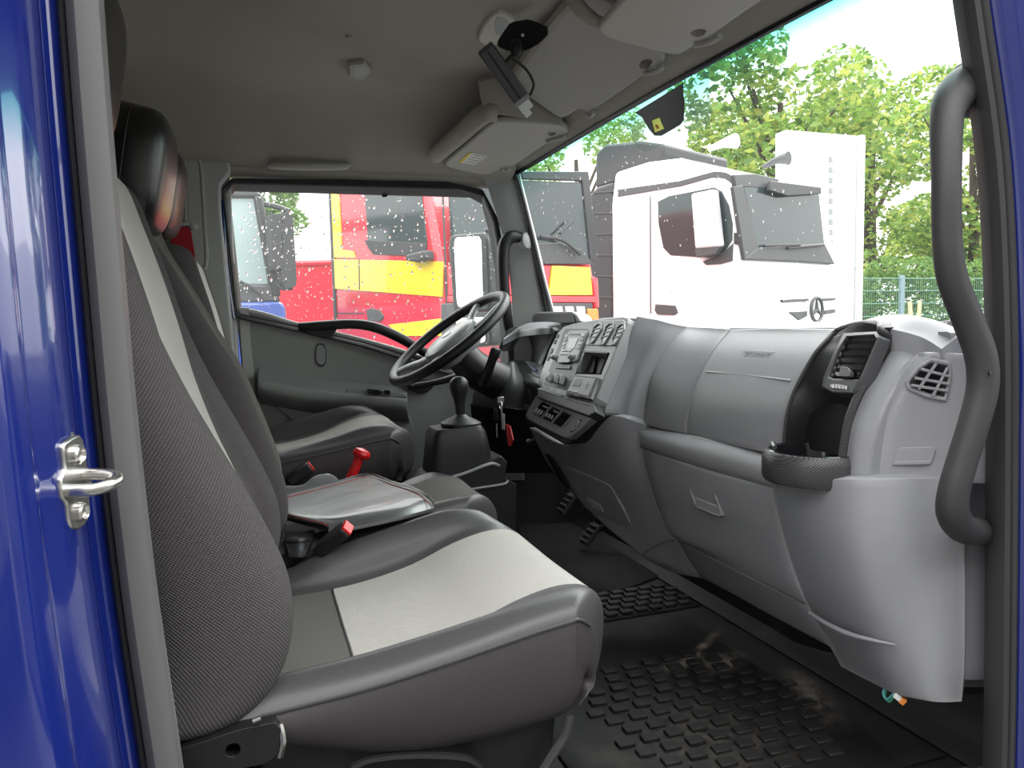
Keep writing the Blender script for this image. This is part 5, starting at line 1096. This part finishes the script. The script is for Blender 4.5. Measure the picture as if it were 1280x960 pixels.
for a in [[(978, 374.5), (1011, 373), (1011, 376), (980, 378)], [(988, 390), (1009, 389), (1009, 395), (1000, 400)], [(1028, 373), (1045, 372), (1045, 375), (1029, 376)], [(1031, 388), (1045, 386), (1044, 391), (1031, 393)]]:
    R.fp('grille_bar', a, .05, .04, 't_grey', wt, .004)
em = [R.front(1021+7.0*math.cos(q), 387+15*math.sin(q), .075) for q in [2*math.pi*k/24 for k in range(24)]]
st_ = tube('star_emblem', em, .022, 't_grey', wt, 8, 1, True)
for q in (-90, 30, 150):
    q = math.radians(q); tube('star_point', [R.front(1021, 387, .075), R.front(1021+6.6*math.cos(q), 387+14*math.sin(q), .075)], [.03, .012], 't_grey', st_, 6, 2)
R.fp('bumper', [(935, 402), (1050, 398), (1052, 470), (935, 500)], .08, .2, 't_white', wt, .04)
tube('air_horn', [R.at(.7, .35, 2.83), R.at(.5, .35, 2.86), R.at(.32, .35, 2.86)], [.03, .05, .09], 't_white', wt, 12, 3)
tube('air_horn', [R.at(.75, 1.7, 2.78), R.at(.55, 1.7, 2.84), R.at(.38, 1.7, 2.84)], [.03, .05, .09], 't_grey', wt, 12, 3)
R.body('rear_bellows', [(2.06, -.3), (2.06, 2.62), (2.35, 2.60), (2.6, 2.45), (2.75, 2.2), (2.75, -.3)], 2.2, 't_dgrey', wt, .05, .1)
for k in range(7): R.sp('bellows_rib', [(741, 240+k*26), (768, 238+k*26.6), (768, 239.5+k*26.6), (741, 241.5+k*26)], -.085, .03, 't_grey', wt, 0)
R.sp('air_deflector', [(744, 192), (756, 180), (800, 176), (830, 180), (829, 196), (815, 212), (795, 222), (744, 236)], -.30, 1.5, 't_dgrey', wt, .04)
R.body('chassis', [(.4, -.45), (.4, -.2), (5.2, -.2), (5.2, -.45)], 1.2, 't_dgrey', wt, .02, .6)
R.wheel(.75, .16, .5, wt); R.wheel(4.2, .16, .5, wt); R.wheel(.75, 2.22, .5, wt)
# ------------------------------------------------------------------ red and yellow truck
R = Rig(1.66, 5.92, 63)
rt_ = thing('red_truck', R.at(0, 0, GZ), 'red truck cab with yellow bands standing beyond the driver window', 'truck')
R.body('cab_body', [(0, -.40), (-.03, .2), (0, 1.06), (.06, 1.35), (.20, 2.0), (.40, 2.2), (1.0, 2.35), (1.75, 2.3), (1.80, 1.9), (1.80, -.40)], 2.30, 't_red', rt_, .06)
R.sp('yellow_strip', [(412, 236), (423, 236), (427, 312), (441, 314), (444, 322), (415, 322)], .012, .02, 't_yel', rt_, .003, .06)
R.sp('yellow_band', [(416, 324), (553, 327), (552, 371), (418, 361)], .012, .02, 't_yel', rt_, .003)
R.sp('yellow_sweep', [(485, 406), (553, 398), (553, 420), (500, 420)], .012, .02, 't_yel', rt_, .003)
R.sp('side_window', [(455, 236), (526, 238), (533, 300), (532, 312), (520, 318), (468, 316), (460, 306)], .012, .02, 't_glass', rt_, .004, .06)
R.sp('window_rubber', [(455, 300), (533, 304), (532, 312), (520, 320), (466, 318), (460, 310)], .016, .02, 't_dgrey', rt_, .004)
R.sp('rear_edge_seal', [(410, 236), (413, 236), (420, 400), (417, 400)], .016, .04, 't_dgrey', rt_, .003)
R.sp('step_grille', [(457, 388), (464, 385), (474, 388), (479, 396), (475, 402), (460, 401)], .016, .03, 't_grey', rt_, .005)
R.sp('door_seam', [(552, 240), (553.6, 240), (560, 410), (558.6, 410)], .004, .01, 't_dgrey', rt_, 0)
R.sp('door_seam', [(448, 324), (449, 324), (449.5, 362), (448.5, 362)], .016, .01, 't_dgrey', rt_, 0)
R.sp('sill_seam', [(420, 391), (455, 391), (455, 392.2), (420, 392.2)], .004, .01, 't_dgrey', rt_, 0)
mr2 = R.sp('rear_view_mirror', [(507, 318), (532, 312), (533, 324), (520, 328), (506, 326)], .12, .1, 't_dgrey', rt_, .02)
R.fp('windscreen', [(562, 222), (732, 228), (738, 300), (742, 326), (568, 322)], .03, .04, 't_glass', rt_, .01)
R.fp('windscreen_frame', [(652, 214), (736, 214), (748, 325), (738, 328), (728, 226), (654, 224)], .045, .05, 't_dgrey', rt_, .01)
R.fp('scuttle_panel', [(566, 310), (700, 303), (728, 312), (742, 330), (568, 330)], .05, .06, 't_grey', rt_, .01)
tube('wiper', [R.front(676, 296, .09), R.front(702, 300, .09), R.front(725, 318, .09)], .018, 't_dgrey', rt_, 6, 3); tube('wiper', [R.front(700, 292, .09), R.front(717, 276, .09)], .014, 't_dgrey', rt_, 6, 2)
R.fp('front_panel', [(691, 332), (738, 334), (741, 369), (686, 369)], .05, .03, 't_yel', rt_, .006)
R.fp('front_panel', [(560, 332), (689, 332), (684, 369), (560, 369)], .05, .03, 't_red', rt_, .006)
R.fp('front_strip', [(560, 370), (744, 370), (745, 378), (560, 378)], .06, .04, 't_red', rt_, .006)
bmp = R.fp('bumper', [(560, 379), (741, 379), (742, 430), (560, 430)], .08, .10, 't_grey', rt_, .01)
for k in range(3): R.fp('bumper_recess', [(693+k*14, 383), (703+k*14, 383), (704+k*14, 391), (694+k*14, 391)], .09, .03, 't_white', bmp, .004)
R.fp('indicator_lamp', [(735, 386), (748, 386), (749, 400), (736, 400)], .10, .06, 'orange', rt_, .01); R.fp('corner_panel', [(741, 345), (748, 347), (750, 385), (744, 385)], .06, .2, 't_red', rt_, .02)
R.wheel(.55, .14, .5, rt_); R.wheel(.55, 2.16, .5, rt_)
R.body('chassis', [(.5, -.45), (.5, -.2), (3.6, -.2), (3.6, -.45)], 1.0, 't_dgrey', rt_, .02, .6); R.wheel(3.0, .2, .5, rt_)


# ------------------------------------------------------------------ red tipper body and blue truck behind
tp_ = thing('red_tipper', P(380, 400, y=11.5), 'plain red tipper body standing behind the red truck cab', 'tipper')
q = [P(u, v, y=11.5) for u, v in [(343, 330), (420, 328)]]; q = [q[0], q[1], V((q[1].x, 11.5, -.5)), V((q[0].x+.1, 11.5, -.5))]
slab('tipper_side', q, (-.6, 2.2, 0), 't_red', tp_, .03); tube('tipper_rim', [q[0]+V((0, -.02, 0)), q[1]+V((0, -.02, 0))], .05, 't_red', tp_, 8, 2)
lathe('wheel', [(.3, -.12), (.47, -.14), (.5, -.1), (.5, .1), (.47, .14), (.3, .12)], V((q[0].x+.35, 11.9, GZ+.5)), (0, 1, 0), 'tyre', tp_, 24); box('chassis', V((q[0].x+.3, 12.4, GZ+.4)), (.9, 1.8, .3), 't_dgrey', tp_, .03)
bt = thing('blue_truck', P(330, 400, y=6.6), 'blue truck with upright black mirrors at the edge of the driver window', 'truck')
def bq(l, y): return [P(u, v, y=y) for u, v in l]
slab('front_panel', bq([(282, 378), (352, 377), (358, 384), (360, 470), (282, 470)], 6.6), (-.3, 1.6, 0), 't_blue', bt, .03)
slab('scuttle_panel', bq([(282, 352), (345, 356), (352, 378), (282, 380)], 6.63), (-.2, 1.2, 0), 't_grey', bt, .03)
slab('windscreen', bq([(282, 240), (322, 244), (343, 356), (282, 356)], 6.7), (-.2, .3, 0), 't_pane', bt, .01)
slab('windscreen_pillar', bq([(318, 244), (329, 246), (352, 370), (340, 372)], 6.62), (-.1, .6, 0), 't_dgrey', bt, .02)
slab('cab_roof', bq([(270, 228), (322, 236), (330, 247), (270, 247)], 6.66), (-.3, 1.6, 0), 't_grey', bt, .03)
for a in ([(337, 268), (352, 266), (357, 336), (343, 338)], [(358, 262), (366, 268), (372, 358), (355, 362), (350, 300)]):
    slab('rear_view_mirror', rrect(bq(a, 6.4), 3, .2), (-.05, .14, 0), 't_dgrey', bt, .03)
tube('mirror_arm', bq([(330, 255), (345, 258), (362, 264)], 6.45), .025, 't_dgrey', bt, 6, 3); tube('mirror_arm', bq([(344, 352), (352, 360), (366, 360)], 6.45), .02, 't_dgrey', bt, 6, 3)
tube('wiper', bq([(300, 352), (318, 362), (330, 374)], 6.58), .015, 't_dgrey', bt, 6, 3)
# ------------------------------------------------------------------ sign pylon behind the white truck
py = thing('sign_pylon', P(1040, 400, y=11), 'tall white sign pylon with faint vertical lettering', 'pylon')
q = [P(u, v, y=11.0) for u, v in [(982, 162), (1072, 158)]]; zt_ = q[0].z
slab('pylon_face', [V((q[0].x, 11, zt_)), V((q[1].x, 11, zt_)), V((q[1].x, 11, GZ)), V((q[0].x, 11, GZ))], (0, .3, 0), 'pylon', py, .03)
e = P(1078, 158, y=11).x
box('pylon_edge', V(((q[1].x+e)/2+.02, 11.1, (zt_+GZ)/2)), (e-q[1].x, .34, zt_-GZ), 'pylon', py, .02)
for k in range(10):
    v = 196+k*13; slab('pylon_letter', [P(u, w_, y=10.99) for u, w_ in [(1036, v), (1041, v), (1041, v+7), (1036, v+7)]], (0, .02, 0), 'letter', py)
# ------------------------------------------------------------------ fence with posts and wires
fe = thing('wire_fence', P(1127, 400, y=9.5), 'green wire mesh fence with grey posts in front of the hedge', 'fence')
FY = 9.5; x0, x1 = P(1076, 350, y=FY).x, P(1275, 350, y=FY).x; ztop = P(1127, 348, y=FY).z
for xx in (P(1127, 370, y=FY).x, P(1127, 370, y=FY).x+2.5): box('post', V((xx, FY, (ztop+GZ)/2)), (.085, .06, ztop-GZ+.1), 'fpost', fe, .008)
for k in range(9): tube('wire', [V((x0, FY-.01, ztop-k*.22)), V((x1, FY-.01, ztop-k*.22))], .008, 'fence', fe, 5, 2)
vs = []; fs = []; n_ = int((x1-x0)/.05)
for k in range(n_):
    xx = x0+k*.05; b = len(vs); vs += [V((xx-.003, FY, GZ)), V((xx+.003, FY, GZ)), V((xx+.003, FY, ztop)), V((xx-.003, FY, ztop)), V((xx, FY+.006, GZ)), V((xx, FY+.006, ztop))]
    fs += [(b, b+1, b+2, b+3), (b+1, b+4, b+5, b+2), (b+4, b, b+3, b+5)]
tag(mesh('mesh_wires', vs, fs, 'fence', fe, False), kind='stuff')
sk2 = thing('wooden_stake', P(1144, 402, y=8.6), 'split pale wooden stake leaning before the wire fence', 'stake')
box('stake_half', P(1141, 392, y=8.6)-V((0, 0, .5)), (.07, .07, 1.4), 'wood', sk2, .01, (V((1, 0, .1)).normalized(), V((0, 1, 0)), V((-.1, 0, 1)).normalized()), .7)
box('stake_half', P(1147, 391, y=8.62)-V((0, 0, .5)), (.06, .07, 1.4), 'wood', sk2, .01, (V((1, 0, -.06)).normalized(), V((0, 1, 0)), V((.06, 0, 1)).normalized()), .7)
# ------------------------------------------------------------------ trees and hedge
def foliage(name, blobs, n, size, mats, parent, seed):
    rnd = random.Random(seed); vs = []; fs = []; fm = []
    tot = sum(r**3 for _, r in blobs)
    for c, r in blobs:
        for _k in range(int(n*r**3/tot)):
            while True:
                d = V((rnd.uniform(-1, 1), rnd.uniform(-1, 1), rnd.uniform(-1, 1)))
                if d.length < 1: break
            d = d.normalized()*d.length**.45
            p = c+V((d.x*r, d.y*r, d.z*r*.75))
            a = V((rnd.gauss(0, 1), rnd.gauss(0, 1), rnd.gauss(0, .5))).normalized(); q = V((rnd.gauss(0, 1), rnd.gauss(0, 1), rnd.gauss(0, 1)))
            q = (q-a*q.dot(a)).normalized(); s = size*rnd.uniform(.6, 1.3); b = len(vs)
            vs += [p-a*s, p+q*(s*.5), p+a*s, p-q*(s*.5)]; fs.append((b, b+1, b+2, b+3)); m_ = rnd.random(); fm.append(0 if m_ < .5 else 1 if m_ < .78 else 2)
    o = mesh(name, vs, fs, None, parent, False, mats=mats, fmat=fm); return tag(o, kind='stuff')
def tree(x, y, h, crown, label, n, seed, mats=('leaf1', 'leaf2', 'leaf3'), size=.13):
    rnd = random.Random(seed); t = thing('broadleaf_tree', (x, y, GZ), label, 'tree', 'trees beyond the fence')
    base = V((x, y, GZ)); top = base+V((rnd.uniform(-.4, .4), 0, h*.8))
    tube('trunk', [base, base+V((.05, 0, h*.3)), top], [h*.028, h*.02, h*.008], 'bark', t, 10, 4)
    blobs = []
    for k in range(14):
        a = rnd.uniform(0, 2*math.pi); z = h*rnd.uniform(.28, .98); rr = crown*(1-abs(z/h-.6)*.9)*rnd.uniform(.35, 1)
        c = base+V((math.cos(a)*rr, math.sin(a)*rr*.6, z)); blobs.append((c, crown*rnd.uniform(.22, .42)))
        s0 = base.lerp(top, min(.95, max(.2, z/h*.75)))
        tube('branch', [s0, s0.lerp(c, .5)+V((0, 0, .15)), c], [h*.010, h*.006, h*.002], 'bark', t, 6, 3)
    foliage('foliage', blobs, n, size, mats, t, seed)
    return t
def gx(u, y): return P(u, 380, y=y).x
tree(gx(975, 15.5), 15.5, 8.8, 3.6, 'large spreading tree behind the white truck cab', 6500, 11)
tree(gx(1085, 27), 27, 15.0, 5.4, 'tall leafy tree rising behind the sign pylon', 9000, 12, size=.17)
tree(gx(1215, 16), 16, 8.6, 3.2, 'bright green tree behind the wire fence and black grab handle', 5500, 13)
tree(gx(1300, 30), 30, 16, 5.5, 'tall tree beyond the fence beside the doorway pillar', 6000, 14, size=.17)
tree(gx(870, 27), 27, 11.0, 4.2, 'far tree showing above the white truck roof', 6000, 15, size=.16)
tree(gx(725, 32), 32, 11.5, 3.8, 'distant yellow-green tree between the red and white trucks', 5000, 16, ('leaf2', 'leaf2', 'leaf1'))
tree(gx(300, 18), 18, 6.3, 2.0, 'dark distant tree behind the blue truck', 3500, 17, ('leaf3', 'leaf3', 'leaf1'))
for k in range(6):
    x = gx(1106, 11.4)+k*.89; t = thing('hedge_shrub', (x, 11.4, GZ), ('dense hedge shrub beside the white sign pylon', 'dense hedge shrub directly behind the grey fence post', 'dense hedge shrub behind the pale wooden stakes', 'dense hedge shrub behind the upright of the black grab handle', 'dense hedge shrub between grab handle and doorway pillar', 'dense hedge shrub partly hidden by the blue doorway pillar')[k], 'shrub', 'hedge behind the fence')
    tube('stem', [V((x, 11.4, GZ)), V((x+.05, 11.4, GZ+.8)), V((x, 11.4, GZ+1.5))], [.05, .04, .02], 'bark', t, 6, 2)
    rr = random.Random(40+k); foliage('foliage', [(V((x+rr.uniform(-.04, .04), 11.4+rr.uniform(-.15, .15), GZ+.36+.30*j)), .40) for j in range(8)], 3600, .055, ('hedge', 'leaf1', 'leaf3'), t, 60+k)

# ------------------------------------------------------------------ unseen lorry, added to cut the light coming in at the doorway
bl = thing('shade_lorry', (0, -3.9, GZ), 'unseen grey tarpaulin lorry added to shade the open doorway', 'truck')
box('load_box', V((-.5, -3.9, 1.25)), (8.4, 2.4, 2.9), 't_tarp', bl, .05)
for k in range(8): box('tarpaulin_strap', V((-4.2+k*1.05, -2.69, 1.25)), (.05, .02, 2.8), 't_dgrey', bl, .004)
box('chassis', V((-.5, -3.9, -.35)), (8.0, 1.0, .25), 't_dgrey', bl, .02)
for xx in (-3.4, -2.2, 2.6):
    lathe('wheel', [(.28, -.13), (.46, -.15), (.5, -.1), (.5, .1), (.46, .15), (.28, .13)], V((xx, -2.95, GZ+.5)), (0, 1, 0), 'tyre', bl, 24)
